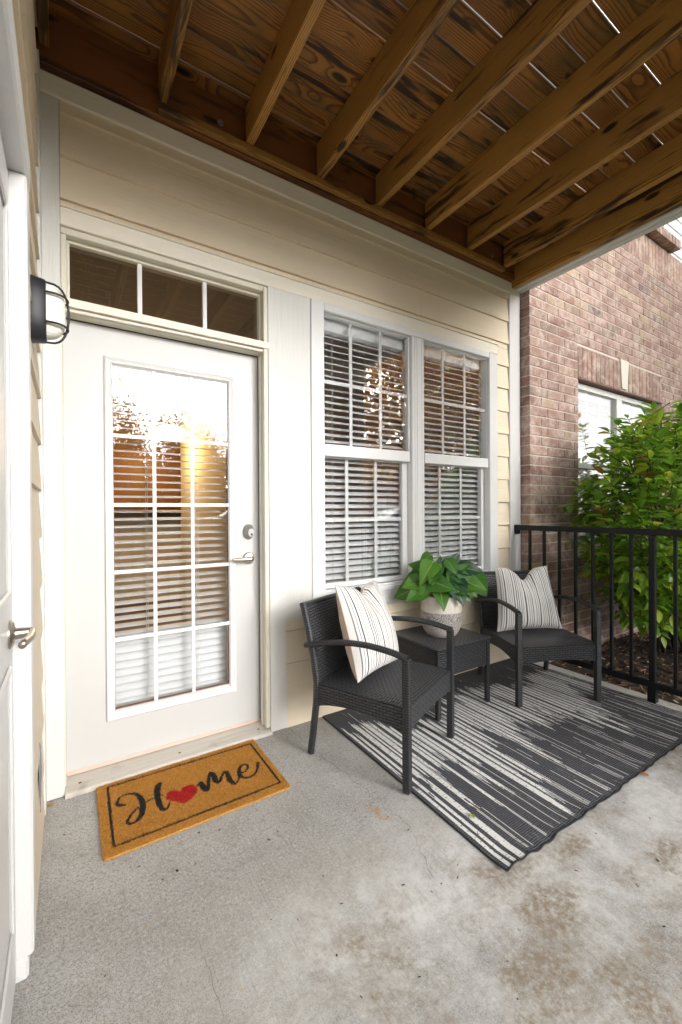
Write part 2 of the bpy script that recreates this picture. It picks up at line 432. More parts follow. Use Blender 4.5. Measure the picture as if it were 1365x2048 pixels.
M['grass'] = plain('lawn_grass', (0.10, 0.17, 0.025), 0.9, nscale=3, var=0.5, bump=0.5)
M['asphalt'] = plain('asphalt', (0.075, 0.077, 0.085), 0.9, nscale=20, var=0.3)
M['walk'] = plain('walkway_concrete', (0.42, 0.38, 0.33), 0.9, nscale=6, var=0.2)
M['coir'] = None
def coir(name, c1, c2):
    b = NB(name)
    v = b.coord()
    n = b.noise(v, 130, 3, 0.7)
    n2 = b.noise(v, 9, 4)
    c = b.mix(b.ramp(n, [(0.35, 0.0), (0.65, 1.0)]), c1, c2)
    c = b.mix(b.math('MULTIPLY', n2, 0.35), c, tuple(x*0.55 for x in c1))
    b.bsdf(c, 0.9, b.bump(n, 0.8, 0.006))
    return b.m
M['coir'] = coir('coir_fibre', (0.46, 0.205, 0.030), (0.74, 0.38, 0.075))
M['coir_black'] = coir('coir_black_dye', (0.010, 0.010, 0.009), (0.035, 0.03, 0.025))
M['coir_red'] = coir('coir_red_dye', (0.38, 0.006, 0.008), (0.60, 0.02, 0.02))

def rug_mat(name, white):
    b = NB(name)
    v = b.coord()
    sep = b.n('SeparateXYZ', Vector=v)
    # fine cross weave
    cx = b.n('TexWave', {'wave_type': 'BANDS', 'bands_direction': 'Y'}, Vector=v, Scale=36.0, Distortion=2.5, Detail=2.0, **{'Detail_Scale': 3.0}).outputs['Fac']
    cy = b.noise(b.coord(scale=(330, 7, 1)), 1.0, 2, 0.6)
    tk = b.noise(b.coord(scale=(60, 130, 1)), 1.0, 2, 0.5)
    if white:
        c = b.mix(b.ramp(tk, [(0.60, 0.0), (0.66, 0.85)]), (0.84, 0.83, 0.81), (0.08, 0.08, 0.09))
        c = b.mix(b.math('MULTIPLY', cx, 0.15), c, (0.46, 0.45, 0.44))
    else:
        c = b.mix(b.math('MULTIPLY', cx, 0.75), (0.014, 0.015, 0.019), (0.17, 0.172, 0.192))
        c = b.mix(b.ramp(cy, [(0.66, 0.0), (0.72, 0.85)]), c, (0.66, 0.65, 0.64))
    b.bsdf(c, 0.9, b.bump(b.math('ADD', b.math('MULTIPLY', cx, 0.6), cy), 0.4, 0.003))
    return b.m
M['rug_dark'] = rug_mat('rug_charcoal_weave', False)
M['rug_white'] = rug_mat('rug_white_weave', True)
M['rug_edge'] = plain('rug_binding', (0.02, 0.02, 0.022), 0.9, nscale=200, var=0.4, bump=0.4)
M['leaf_yellow'] = plain('dry_yellow_leaf', (0.62, 0.32, 0.05), 0.7, nscale=50, var=0.4)
M['leaf_orange'] = plain('dry_orange_leaf', (0.65, 0.22, 0.03), 0.7, nscale=50, var=0.4)
M['leaf_lime'] = plain('pale_green_leaf', (0.42, 0.50, 0.12), 0.6, nscale=50, var=0.3)
M['crack'] = plain('crack_shadow', (0.14, 0.12, 0.095), 1.0)
M['bare_patch'] = plain('bare_board_patch', (0.24, 0.25, 0.29), 0.8, nscale=25, var=0.5)
M['thresh'] = None
def thresh():
    b = NB('weathered_threshold')
    n = b.noise(b.coord(scale=(2, 120, 30)), 1.0, 4)
    n2 = b.noise(b.coord(), 12, 4)
    c = b.mix(n, (0.42, 0.38, 0.33), (0.66, 0.62, 0.56))
    c = b.mix(b.ramp(n2, [(0.55, 0.0), (0.75, 0.6)]), c, (0.30, 0.26, 0.21))
    b.bsdf(c, 0.6, b.bump(n, 0.5, 0.004))
    return b.m
M['thresh'] = thresh()

# ------------------------------------------------------------------ object helpers
def obj(name, me, mat=None, parent=None, loc=None, rot=None):
    o = bpy.data.objects.new(name, me)
    COL.objects.link(o)
    if mat is not None and len(me.materials) == 0:
        me.materials.append(M[mat] if isinstance(mat, str) else mat)
    if parent is not None:
        o.parent = parent
        if loc is None and parent.get('_world'):
            o.location = -Vector(parent['_world'])
    if loc is not None:
        o.location = loc
    if rot is not None:
        o.rotation_euler = rot
    return o

def thing(name, label, cat, loc=(0, 0, 0), rotz=0.0, group=None, world=False):
    o = bpy.data.objects.new(name, None)
    COL.objects.link(o)
    o.empty_display_size = 0.1
    o.location = loc
    o.rotation_euler = (0, 0, rotz)
    o['label'] = label
    o['category'] = cat
    if group:
        o['group'] = group
    if world:
        o['_world'] = tuple(loc)
    return o

def tag(o, label=None, cat=None, group=None, kind=None):
    for k, v in (('label', label), ('category', cat), ('group', group), ('kind', kind)):
        if v:
            o[k] = v
    return o

def mesh(name, verts, faces, smooth=False):
    me = bpy.data.meshes.new(name)
    me.from_pydata([tuple(v) for v in verts], [], faces)
    if smooth:
        me.polygons.foreach_set('use_smooth', [True]*len(me.polygons))
    me.update()
    return me

BF = [(0, 3, 2, 1), (4, 5, 6, 7), (0, 1, 5, 4), (1, 2, 6, 5), (2, 3, 7, 6), (3, 0, 4, 7)]
class MB:
    def __init__(self):
        self.v, self.f = [], []
    def box(self, x0, x1, y0, y1, z0, z1):
        x0, x1 = sorted((x0, x1)); y0, y1 = sorted((y0, y1)); z0, z1 = sorted((z0, z1))
        b = len(self.v)
        self.v += [(x0, y0, z0), (x1, y0, z0), (x1, y1, z0), (x0, y1, z0), (x0, y0, z1), (x1, y0, z1), (x1, y1, z1), (x0, y1, z1)]
        self.f += [tuple(i+b for i in q) for q in BF]
        return self
    def prism(self, poly, axis, a, b_):
        """poly of 2-D points extruded along axis from a to b_"""
        n = len(poly); b = len(self.v)
        def pt(p, t):
            return {'x': (t, p[0], p[1]), 'y': (p[0], t, p[1]), 'z': (p[0], p[1], t)}[axis]
        self.v += [pt(p, a) for p in poly] + [pt(p, b_) for p in poly]
        self.f.append(tuple(b+i for i in reversed(range(n))))
        self.f.append(tuple(b+n+i for i in range(n)))
        for i in range(n):
            j = (i+1) % n
            self.f.append((b+i, b+j, b+n+j, b+n+i))
        return self
    def tube(self, pts, rad, n=8, ry=None, cap=True):
        pts = [Vector(p) for p in pts]
        b = len(self.v)
        rads = rad if isinstance(rad, (list, tuple)) else [rad]*len(pts)
        up = Vector((0, 0, 1))
        prev = None
        for i, p in enumerate(pts):
            d = (pts[min(i+1, len(pts)-1)] - pts[max(i-1, 0)]).normalized()
            if prev is None:
                a = d.cross(up if abs(d.z) < 0.9 else Vector((0, 1, 0))).normalized()
            else:
                a = (prev - d*prev.dot(d)).normalized()
            prev = a
            c = a.cross(d)
            for k in range(n):
                t = 2*math.pi*k/n
                q = p + a*(math.cos(t)*rads[i]) + c*(math.sin(t)*(rads[i] if ry is None else ry))
                self.v.append(tuple(q))
        for i in range(len(pts)-1):
            for k in range(n):
                k2 = (k+1) % n
                self.f.append((b+i*n+k, b+i*n+k2, b+(i+1)*n+k2, b+(i+1)*n+k))
        if cap:
            self.f.append(tuple(b+k for k in reversed(range(n))))
            e = b+(len(pts)-1)*n
            self.f.append(tuple(e+k for k in range(n)))
        return self
    def lathe(self, prof, n=32, c=(0, 0, 0)):
        b = len(self.v)
        for (rr, z) in prof:
            for k in range(n):
                t = 2*math.pi*k/n
                self.v.append((c[0]+rr*math.cos(t), c[1]+rr*math.sin(t), c[2]+z))
        for i in range(len(prof)-1):
            for k in range(n):
                k2 = (k+1) % n
                self.f.append((b+i*n+k, b+i*n+k2, b+(i+1)*n+k2, b+(i+1)*n+k))
        self.f.append(tuple(b+k for k in reversed(range(n))))
        e = b+(len(prof)-1)*n
        self.f.append(tuple(e+k for k in range(n)))
        return self
    def me(self, name, bevel=0.0, seg=1, smooth=False, fix=False):
        me = mesh(name, self.v, self.f, smooth)
        if bevel > 0 or fix:
            bm = bmesh.new(); bm.from_mesh(me)
            if bevel > 0:
                es = [e for e in bm.edges if len(e.link_faces) == 2 and e.calc_face_angle(0) > 0.5]
                bmesh.ops.bevel(bm, geom=es, offset=bevel, segments=seg, profile=0.5, affect='EDGES', clamp_overlap=True)
            bmesh.ops.recalc_face_normals(bm, faces=bm.faces)
            bm.to_mesh(me); bm.free()
            if smooth:
                me.polygons.foreach_set('use_smooth', [True]*len(me.polygons))
        return me

def box_uv(me, swap=False):
    uvl = me.uv_layers.new(name='UVMap')
    co = me.vertices
    for p in me.polygons:
        nx, ny, nz = (abs(c) for c in p.normal)
        for li in p.loop_indices:
            c = co[me.loops[li].vertex_index].co
            if nz >= nx and nz >= ny: t = (c.x, c.y)
            elif ny >= nx: t = (c.x, c.z)
            else: t = (c.y, c.z)
            if swap: t = (t[1], t[0])
            uvl.data[li].uv = (t[0]+5, t[1]+5)
    return me

def auto_smooth(me, ang=0.6):
    me.polygons.foreach_set('use_smooth', [True]*len(me.polygons))
    bm = bmesh.new(); bm.from_mesh(me)
    for e in bm.edges:
        e.smooth = not (len(e.link_faces) == 2 and e.calc_face_angle(0) > ang)
    bm.to_mesh(me); bm.free()
    return me

def bx(name, mat, parent, x0, x1, y0, y1, z0, z1, bevel=0.002):
    return obj(name, MB().box(x0, x1, y0, y1, z0, z1).me(name, bevel), mat, parent)

def struct(name, me, mat):
    o = obj(name, me, mat)
    o['kind'] = 'structure'
    return o

# ------------------------------------------------------------------ ground, slab, far ground
g = struct('ground', MB().box(-120, 140, -160, 60, -0.4, -0.16).me('ground'), 'grass')
slab = struct('patio_slab', MB().box(-0.6, 3.27, -2.62, 0.3, -0.15, 0.0).me('patio_slab', 0.006, 2), 'concrete')
struct('mulch_bed', MB().box(3.272, 9.0, -2.6, 0.2, -0.3, -0.085).me('mulch_bed'), 'mulch_soil')
struct('front_mulch_bed', MB().box(-8.0, 0.9, -4.6, -2.63, -0.3, -0.08).me('front_mulch_bed'), 'mulch_soil')
struct('front_walk', MB().box(1.0, 2.6, -7.4, -2.63, -0.3, -0.03).me('front_walk'), 'walk')
struct('sidewalk', MB().box(-60, 80, -9.2, -7.41, -0.3, -0.035).me('sidewalk'), 'walk')
struct('parking_road', MB().box(-90, 110, -26, -9.5, -0.3, -0.12).me('parking_road'), 'asphalt')
# cracks in the slab are pieces of the slab
def crack(pts, w):
    v, fc = [], []
    for i, (x, y) in enumerate(pts):
        ww = w*(0.4+0.8*random.random())
        v += [(x-ww, y, 0.0008), (x+ww, y, 0.0008)]
        if i: fc.append((2*i-2, 2*i-1, 2*i+1, 2*i))
    return obj('crack', mesh('crack', v, fc), 'crack', slab)
def wander(a, b, n, amp):
    out = []
    for i in range(n):
        t = i/(n-1)
        s = math.sin(math.pi*t)**0.5 if 0 < t < 1 else 0
        out.append((a[0]+(b[0]-a[0])*t+random.uniform(-amp, amp)*s, a[1]+(b[1]-a[1])*t+random.uniform(-amp, amp)*s*0.4))
    return out
crack(wander((1.12, -0.01), (1.19, -0.93), 34, 0.012), 0.0010)
crack(wander((1.19, -0.93), (1.10, -1.15), 12, 0.008), 0.0007)
crack(wander((0.395, -0.93), (0.40, -1.15), 12, 0.004), 0.0004)

# grit and leaf crumbs lying about on the slab
ng = 260
gq = []
for _ in range(ng):
    x, y_ = random.uniform(0.02, 3.2), random.uniform(-2.2, -0.02)
    a_ = random.uniform(0, math.pi); l_ = random.uniform(0.0015, 0.006); w_ = l_*random.uniform(0.2, 0.7)
    ca, sa = math.cos(a_), math.sin(a_)
    gq.append([(x-ca*l_+sa*w_, y_-sa*l_-ca*w_, 0.0012), (x+ca*l_+sa*w_, y_+sa*l_-ca*w_, 0.0016), (x+ca*l_-sa*w_, y_+sa*l_+ca*w_, 0.0022), (x-ca*l_-sa*w_, y_-sa*l_+ca*w_, 0.0014)])
gm = mesh('grit', [p for q in gq for p in q], [(4*i, 4*i+1, 4*i+2, 4*i+3) for i in range(ng)])
gat = gm.attributes.new('tone', 'FLOAT', 'POINT'); gat.data.foreach_set('value', [t for _ in range(ng) for t in [random.random()]*4])
obj('grit', gm, 'mulch', slab)['kind'] = 'stuff'

# ------------------------------------------------------------------ porch wall with siding and trim
PX, PZ = 0.1835, 2.011
wall = thing('porch_wall', 'cream lap siding porch wall with wide white trim boards round the entry door', 'wall', (1.6, 0.08, 0), world=True)
for a in [(-0.20, 0.07, 0.036, 0.14, -0.1, 3.6), (0.07, 1.017, 0.036, 0.14, 2.445, 3.6), (1.017, 1.29, 0.036, 0.14, -0.1, 3.6),
          (1.29, 2.87, 0.036, 0.14, 2.435, 3.6), (1.29, 2.87, 0.036, 0.14, -0.1, 0.70), (2.87, 3.25, 0.036, 0.14, -0.1, 3.6)]:
    obj('wall_core', MB().box(*a).me('wall_core'), 'core', wall)
def lap(parent, x0, x1, z0, z1, zlo=None, axis='x', mat='siding', base=0.0):
    """one lap board: proud at the bottom edge, tucked in at the top"""
    yb, yt = base+0.002, base+0.0175
    full = PX
    zl = z0 if zlo is None else max(z0, zlo)
    t0, t1 = (zl-z0)/full, (z1-z0)/full
    poly = [(yb+(yt-yb)*t0, zl), (base+0.0355, zl), (base+0.0355, z1), (yb+(yt-yb)*t1, z1)]
    return poly
def siding_run(parent, x0, x1, za, zb):
    k = math.floor((za-PZ)/PX)
    while PZ+k*PX < zb-0.004:
        z0 = PZ+k*PX; z1 = min(z0+PX, zb)
        jit = random.uniform(-0.0015, 0.0015)
        poly = lap(parent, x0, x1, z0+jit, z1-((0.008 if z1 < 1.3 else 0.001) if z1 < zb-0.001 else 0.0), za)
        if z1-max(z0, za) > 0.012:
            cuts = [x0, x1]
            if x1-x0 > 1.5:          # long courses are butted from two boards
                jx = x0+(x1-x0)*(0.30+0.45*((k*0.618) % 1.0))
                cuts = [x0, jx-0.0008, jx+0.0008, x1]
            for q in range(0, len(cuts), 2):
                obj('siding_board', MB().prism(poly, 'x', cuts[q], cuts[q+1]).me('siding_board', fix=True), 'siding', parent)
        k += 1
siding_run(wall, 0.072, 3.114, 2.525, 2.975)
siding_run(wall, 2.968, 3.114, 0.606, 2.523)
siding_run(wall, 1.114, 3.114, 0.0, 0.604)
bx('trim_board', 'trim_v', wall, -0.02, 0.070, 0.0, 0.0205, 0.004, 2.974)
bx('trim_board', 'trim_h_warm_lit', wall, 0.0705, 2.970, 0.0005, 0.0205, 2.4475, 2.523)
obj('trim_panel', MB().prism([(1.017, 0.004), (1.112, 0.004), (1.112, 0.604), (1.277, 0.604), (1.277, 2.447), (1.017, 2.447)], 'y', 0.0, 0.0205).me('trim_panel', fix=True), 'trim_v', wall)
bx('trim_board', 'white', wall, 2.873, 2.966, 0.0, 0.0205, 0.700, 2.4465)
bx('apron_board', 'white', wall, 1.2775, 2.966, 0.001, 0.0205, 0.606, 0.6985)
bx('frieze_board', 'trim_h_warm_lit', wall, -0.02, 3.252, -0.006, 0.0205, 2.976, 3.066, 0.004)
bx('drip_cap', 'trim_h_warm_lit', wall, 0.0705, 2.975, -0.006, 0.0205, 2.5235, 2.529, 0.001)
cb = bx('corner_board', 'white', wall, 3.115, 3.255, -0.004, 0.0205, -0.08, 2.975, 0.003)

# ------------------------------------------------------------------ entry door
YL = 0.095
door = thing('entry_door', 'white entry door with fifteen light glass panel above the doormat', 'door', (0.53, 0.1, 0), world=True)
leaf = MB()
gx0, gx1, gz0, gz1 = 0.268, 0.820, 0.284, 1.908
for a in [(0.076, gx0, YL, YL+0.044, 0.052, 2.082), (gx1, 0.991, YL, YL+0.044, 0.052, 2.082),
          (gx0, gx1, YL, YL+0.044, 0.052, gz0), (gx0, gx1, YL, YL+0.044, gz1, 2.082)]:
    leaf.box(*a)
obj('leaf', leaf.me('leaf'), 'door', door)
bx('door_sweep', 'pink', door, 0.077, 0.990, YL-0.003, YL+0.03, 0.036, 0.054, 0.001)
# raised glazing frame, profile swept round the opening
gf = MB()
prof = [(0.0, 0.0), (0.0, -0.012), (0.008, -0.016), (0.020, -0.010), (0.028, -0.013), (0.034, -0.004), (0.034, 0.004)]
ring = []
for (d, yy) in prof:
    x0, x1, z0, z1 = 0.236+d, 0.852-d, 0.240+d, 1.946-d
    ring.append([(x0, YL+yy, z0), (x1, YL+yy, z0), (x1, YL+yy, z1), (x0, YL+yy, z1)])
for rg in ring: gf.v += rg
for i in range(len(prof)-1):
    for k in range(4):
        k2 = (k+1) % 4
        gf.f.append((4*i+k, 4*i+k2, 4*i+4+k2, 4*i+4+k))
frame = obj('glazing_frame', gf.me('glazing_frame', fix=True), 'vinyl', door)
obj('pane', mesh('pane', [(gx0, YL+0.004, gz0), (gx1, YL+0.004, gz0), (gx1, YL+0.004, gz1), (gx0, YL+0.004, gz1)], [(0, 1, 2, 3)]), 'door_glass', frame, loc=(0, 0, 0))
for xc in (0.449, 0.6305):
    obj('muntin', MB().box(xc-0.0085, xc+0.0085, YL-0.004, YL+0.0035, gz0, gz1).me('muntin', 0.001), 'vinyl', frame, loc=(0, 0, 0))
for zc in (1.58, 1.252, 0.933, 0.614):
    obj('muntin', MB().box(gx0, gx1, YL-0.0035, YL+0.0034, zc-0.009, zc+0.009).me('muntin', 0.001), 'vinyl', frame, loc=(0, 0, 0))
obj('spacer', MB().box(gx0, gx0+0.004, YL+0.005, YL+0.02, gz0, gz1).box(gx1-0.004, gx1, YL+0.005, YL+0.02, gz0, gz1)
    .box(gx0, gx1, YL+0.005, YL+0.02, gz1-0.004, gz1).box(gx0, gx1, YL+0.005, YL+0.02, gz0, gz0+0.004).me('spacer'), 'rust_lintel', frame, loc=(0, 0, 0))
# jambs, stops and head
jb = MB()
jb.box(0.992, 1.0166, 0.005, 0.14, 0.03, 2.44).box(0.050, 0.0755, 0.022, 0.14, 0.03, 2.44)
obj('jamb', jb.me('jamb', 0.003), 'jamb', door)
obj('jamb_bead', MB().box(0.985, 0.9915, 0.045, 0.062, 0.03, 2.07).me('jamb_bead', 0.002), 'vinyl', door)
obj('head_jamb', MB().box(0.0755, 0.9915, 0.03, 0.14, 2.086, 2.100).me('head_jamb', 0.002), 'jamb', door)
obj('weatherstrip', MB().box(0.9905, 0.9918, YL-0.006, YL+0.04, 0.05, 2.085).box(0.076, 0.991, YL-0.004, YL+0.04, 2.0825, 2.0858).me('weatherstrip'), 'seal', door)
th = MB().prism([(-0.022, 0.001), (-0.022, 0.014), (-0.016, 0.020), (YL-0.01, 0.034), (0.14, 0.034), (0.14, 0.001)], 'x', 0.0705, 1.0165)
tho = obj('threshold', th.me('threshold', fix=True), 'thresh', door)
for sx in (0.125, 0.545, 0.955):
    obj('screw', MB().lathe([(0.006, 0), (0.006, 0.002), (0.002, 0.003)], 10, (sx, 0.03, 0.0255)).me('screw'), 'rust_lintel', tho, loc=(0, 0, 0))
# lever handle
hd = obj('lever_handle', MB().lathe([(0.0335, 0), (0.0335, 0.004), (0.027, 0.012), (0.014, 0.014), (0.0125, 0.045), (0.004, 0.047)], 28).me('lever_handle', smooth=True), 'nickel', door,
         loc=Vector((0.930, YL, 0.957))-door.location, rot=(R(90), 0, 0))
auto_smooth(hd.data)
lv = MB().tube([(0.010, 0.002, 0.044), (0, 0, 0.046), (-0.02, -0.001, 0.047), (-0.06, -0.001, 0.045), (-0.098, 0.001, 0.040), (-0.104, 0.001, 0.039)],
               [0.011, 0.013, 0.012, 0.0105, 0.008, 0.005], 12, ry=0.008)
lo = obj('lever', lv.me('lever', smooth=True), 'nickel', hd, loc=(0, 0, 0))
# deadbolt
db = MB()
n = 32
for (s, dz, yo) in [(1.0, 0, 0.0), (1.0, 0, 0.006), (0.9, 0, 0.012), (0.62, -0.004, 0.024), (0.60, -0.004, 0.030), (0.52, -0.004, 0.032), (0.01, -0.004, 0.032)]:
    for k in range(n):
        t = 2*math.pi*k/n
        db.v.append((0.033*s*math.cos(t)+(0.006 if s < 0.8 else 0), -yo, 0.0425*s*math.sin(t)+dz))
for i in range(6):
    for k in range(n):
        k2 = (k+1) % n
        db.f.append((i*n+k, i*n+k2, (i+1)*n+k2, (i+1)*n+k))
dbo = obj('deadbolt', auto_smooth(db.me('deadbolt', fix=True), 0.5), 'lock_grey', door, loc=Vector((0.930, YL, 1.104))-door.location)
obj('keyhole', MB().lathe([(0.0065, 0), (0.0065, 0.0015), (0.003, 0.002)], 16).me('keyhole'), 'black', dbo, loc=(0.008, -0.0315, -0.014), rot=(R(90), 0, 0))

# ------------------------------------------------------------------ transom
tr = thing('transom_window', 'dark three pane transom window above the entry door', 'window', (0.54, 0.08, 2.1), world=True)
bar = obj('transom_bar', MB().prism([(-0.003, 2.104), (-0.003, 2.138), (0.075, 2.150), (0.14, 2.150), (0.14, 2.101), (0.032, 2.101), (0.030, 2.104)], 'x', 0.0705, 1.0165).me('transom_bar', fix=True), 'trim_h_warm_lit', tr)
obj('bead', MB().box(0.076, 0.9915, 0.016, 0.03, 2.088, 2.103).me('bead', 0.004, 2), 'trim_h_warm_lit', tr)
fr = MB()
fr.box(0.0705, 1.0165, 0.014, 0.14, 2.418, 2.4465).box(0.0705, 0.092, 0.018, 0.14, 2.151, 2.418).box(0.997, 1.0165, 0.008, 0.14, 2.151, 2.418)
obj('frame', fr.me('frame', 0.003), 'jamb', tr)
st = MB().box(0.092, 0.997, 0.05, 0.075, 2.402, 2.418).box(0.0921, 0.104, 0.05, 0.075, 2.151, 2.402).box(0.982, 0.9969, 0.05, 0.075, 2.151, 2.402)
obj('stop_bead', st.me('stop_bead', 0.002), 'jamb', tr)
obj('pane', mesh('pane', [(0.104, 0.078, 2.15), (0.982, 0.078, 2.15), (0.982, 0.078, 2.403), (0.104, 0.078, 2.403)], [(0, 1, 2, 3)]), 'glass_dirty', tr)
for xc in (0.386, 0.692):
    bx('muntin', 'vinyl', tr, xc-0.010, xc+0.010, 0.058, 0.0765, 2.1505, 2.402, 0.001)

# ------------------------------------------------------------------ twin double-hung window
win = thing('double_hung_window', 'white twin double hung window with open blinds behind the wicker chairs', 'window', (2.07, 0.05, 0.7), world=True)
fm = MB()
fm.box(1.278, 1.366, -0.010, 0.10, 0.700, 2.446)       # left casing
fm.box(2.858, 2.872, -0.010, 0.10, 0.700, 2.446)
fm.box(1.3665, 2.8575, -0.010, 0.10, 2.398, 2.446)
fm.box(1.3665, 2.8575, -0.010, 0.10, 0.700, 0.728)
fm.box(2.056, 2.168, -0.006, 0.10, 0.7285, 2.3975)
obj('frame', fm.me('frame', 0.004), 'vinyl', win)
obj('mullion_rib', MB().box(2.078, 2.082, -0.009, 0, 0.729, 2.397).box(2.142, 2.146, -0.009, 0, 0.729, 2.397).box(2.100, 2.103, -0.009, 0, 0.729, 2.397).me('mullion_rib', 0.001), 'vinyl', win)
obj('sill_step', MB().box(1.367, 2.0555, 0.0, 0.04, 0.7285, 0.742).box(2.1685, 2.857, 0.0, 0.04, 0.7285, 0.742).me('sill_step', 0.003), 'vinyl', win)
def sash(x0, x1, z0, z1, yg, gx0, gx1, gz0, gz1, mx, mz, rail):
    s = MB()
    s.box(x0, gx0, yg-0.012, yg+0.025, z0, z1).box(gx1, x1, yg-0.012, yg+0.025, z0, z1)
    s.box(gx0, gx1, yg-0.012, yg+0.025, gz1, z1).box(gx0, gx1, yg-0.012-rail, yg+0.025, z0, gz0)
    so = obj('sash', s.me('sash', 0.0025), 'vinyl', win)
    obj('pane', mesh('pane', [(gx0, yg, gz0), (gx1, yg, gz0), (gx1, yg, gz1), (gx0, yg, gz1)], [(0, 1, 2, 3)]), 'glass', so, loc=(0, 0, 0))
    for x in mx:
        obj('muntin', MB().box(x-0.0115, x+0.0115, yg+0.004, yg+0.011, gz0, gz1).me('muntin', 0.001), 'vinyl', so, loc=(0, 0, 0))
    obj('muntin', MB().box(gx0, gx1, yg+0.0035, yg+0.0105, mz-0.0115, mz+0.0115).me('muntin', 0.001), 'vinyl', so, loc=(0, 0, 0))
sash(1.3664, 2.056, 1.545, 2.3978, 0.030, 1.372, 2.043, 1.615, 2.390, (1.582, 1.816), 1.996, 0.016)
sash(1.3664, 2.056, 0.7425, 1.5445, 0.058, 1.378, 2.010, 0.775, 1.540, (1.566, 1.794), 1.159, 0.0)
sash(2.1682, 2.8578, 1.545, 2.3978, 0.030, 2.180, 2.852, 1.615, 2.390, (2.390, 2.621), 1.996, 0.016)
sash(2.1682, 2.8578, 0.7425, 1.5445, 0.058, 2.188, 2.822, 0.775, 1.540, (2.383, 2.607), 1.159, 0.0)

# ------------------------------------------------------------------ blinds
def blind(label, x0, x1, z0, z1, yc, pitch, depth, cords, close_below=None, rail_h=0.05, wand=None, tilt=0.0, mat='slat'):
    b = thing('window_blind', label, 'blind', ((x0+x1)/2, yc, z0), world=False)
    w = (x1-x0)/2
    obj('head_rail', MB().box(-w, w, -0.03, 0.03, z1-z0-rail_h, z1-z0).me('head_rail', 0.003), mat, b, loc=(0, 0, 0))
    # slightly crowned slat
    sv = MB()
    pr = []
    for k in range(5):
        t = k/4*2-1
        pr.append((t*depth/2, 0.0035*(1-t*t)))
    poly = [(p[0], p[1]+0.0014) for p in pr] + [(p[0], p[1]-0.0014) for p in reversed(pr)]
    sv.prism(poly, 'x', -w, w)
    sme = sv.me('slat', fix=True)
    z = 0.02
    while z < z1-z0-rail_h-0.02:
        tl = R(tilt)+random.uniform(-0.03, 0.03)
        if close_below and z0+z < close_below:
            tl = R(58)
        obj('slat', sme, mat, b, loc=(random.uniform(-0.002, 0.002), 0, z), rot=(tl, random.uniform(-0.002, 0.002), 0))
        z += pitch
    obj('bottom_rail', MB().box(-w, w, -0.025, 0.025, 0.0, 0.014).me('bottom_rail', 0.003), mat, b, loc=(0, 0, 0))
    for cx in cords:
        c = MB()
        for dy in (-depth/2-0.002, depth/2+0.002):
            c.tube([(cx-(x0+x1)/2, dy, 0.01), (cx-(x0+x1)/2, dy, z1-z0-rail_h)], 0.0011, 5)
        obj('ladder_cord', c.me('ladder_cord'), 'cord', b, loc=(0, 0, 0))
    return b
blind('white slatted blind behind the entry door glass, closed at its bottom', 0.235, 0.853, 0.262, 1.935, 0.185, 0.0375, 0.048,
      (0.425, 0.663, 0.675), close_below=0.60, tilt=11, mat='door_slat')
blind('white slatted blind behind the left half of the twin window', 1.372, 2.050, 0.74, 2.40, 0.108, 0.0405, 0.051, (1.468, 1.476, 1.72, 1.93), rail_h=0.075, tilt=26)
blind('white slatted blind behind the right half of the twin window', 2.172, 2.850, 0.74, 2.40, 0.108, 0.0405, 0.051, (2.285, 2.30, 2.56, 2.73), rail_h=0.075, tilt=26)

# ------------------------------------------------------------------ room behind the glass
def sheet(name, mat, a):
    return struct(name, MB().box(*a).me(name), mat)
sheet('interior_floor', 'carpet', (-0.7, 3.3, 0.145, 4.3, -0.05, 0.01))
sheet('interior_ceiling', 'interior_dark', (-0.7, 3.3, 0.145, 4.3, 2.62, 2.70))
sheet('interior_wall_back', 'interior', (-0.7, 3.3, 4.2, 4.3, 0.01, 2.62))
sheet('interior_wall_left', 'interior', (-0.7, -0.6, 0.145, 4.2, 0.01, 2.62))
sheet('interior_wall_right', 'interior_dark', (3.2, 3.3, 0.145, 4.2, 0.01, 2.62))
sheet('interior_wainscot', 'interior_dark', (-0.6, 3.2, 4.10, 4.19, 0.01, 1.15))
sheet('interior_partition', 'interior_dark', (1.21, 1.27, 0.145, 3.1, 0.01, 2.62))
cab = thing('kitchen_cabinet', 'orange brown wooden wall cabinet inside the room behind the door blind', 'cabinet', (0.9, 3.9, 0))
obj('carcass', MB().box(-0.9, 0.9, -0.25, 0.28, 1.22, 2.0).me('carcass', 0.005), 'cabinet', cab, loc=(0, 0, 0))
for i in range(4):
    dpanel = obj('cabinet_door', MB().box(-0.86+i*0.435, -0.86+i*0.435+0.40, -0.275, -0.251, 1.26, 1.96).me('cabinet_door', 0.006), 'cabinet', cab, loc=(0, 0, 0))
    obj('knob', MB().lathe([(0.01, 0), (0.015, 0.01), (0.004, 0.02)], 12).me('knob'), 'nickel', dpanel, loc=(-0.86+i*0.435+0.36, -0.275, 1.35), rot=(R(90), 0, 0))
pend = thing('pendant_lamp', 'lit warm yellow pendant lamp glowing behind the entry door blind', 'lamp', (0.98, 2.5, 2.05))
obj('lamp_rod', MB().tube([(0, 0, 0.05), (0, 0, 0.57)], 0.008, 8).me('lamp_rod'), 'nickel', pend, loc=(0, 0, 0))
eb = NB('lit_lamp_shade')
em = eb.n('Emission', Color=(1.0, 0.55, 0.14), Strength=5.0)
eb.t.links.new(em.outputs[0], eb.out.inputs['Surface'])
obj('lamp_shade', MB().lathe([(0.06, 0.06), (0.19, 0.0), (0.20, -0.02), (0.15, -0.05), (0.05, -0.07)], 24).me('lamp_shade', smooth=True), eb.m, pend, loc=(0, 0, 0))
ld = bpy.data.lights.new('pendant_light', 'POINT')
ld.energy = 4; ld.color = (1.0, 0.62, 0.22); ld.shadow_soft_size = 0.12
lo_ = bpy.data.objects.new('pendant_light', ld); COL.objects.link(lo_); lo_.parent = pend; lo_.location = (0, 0, -0.2)

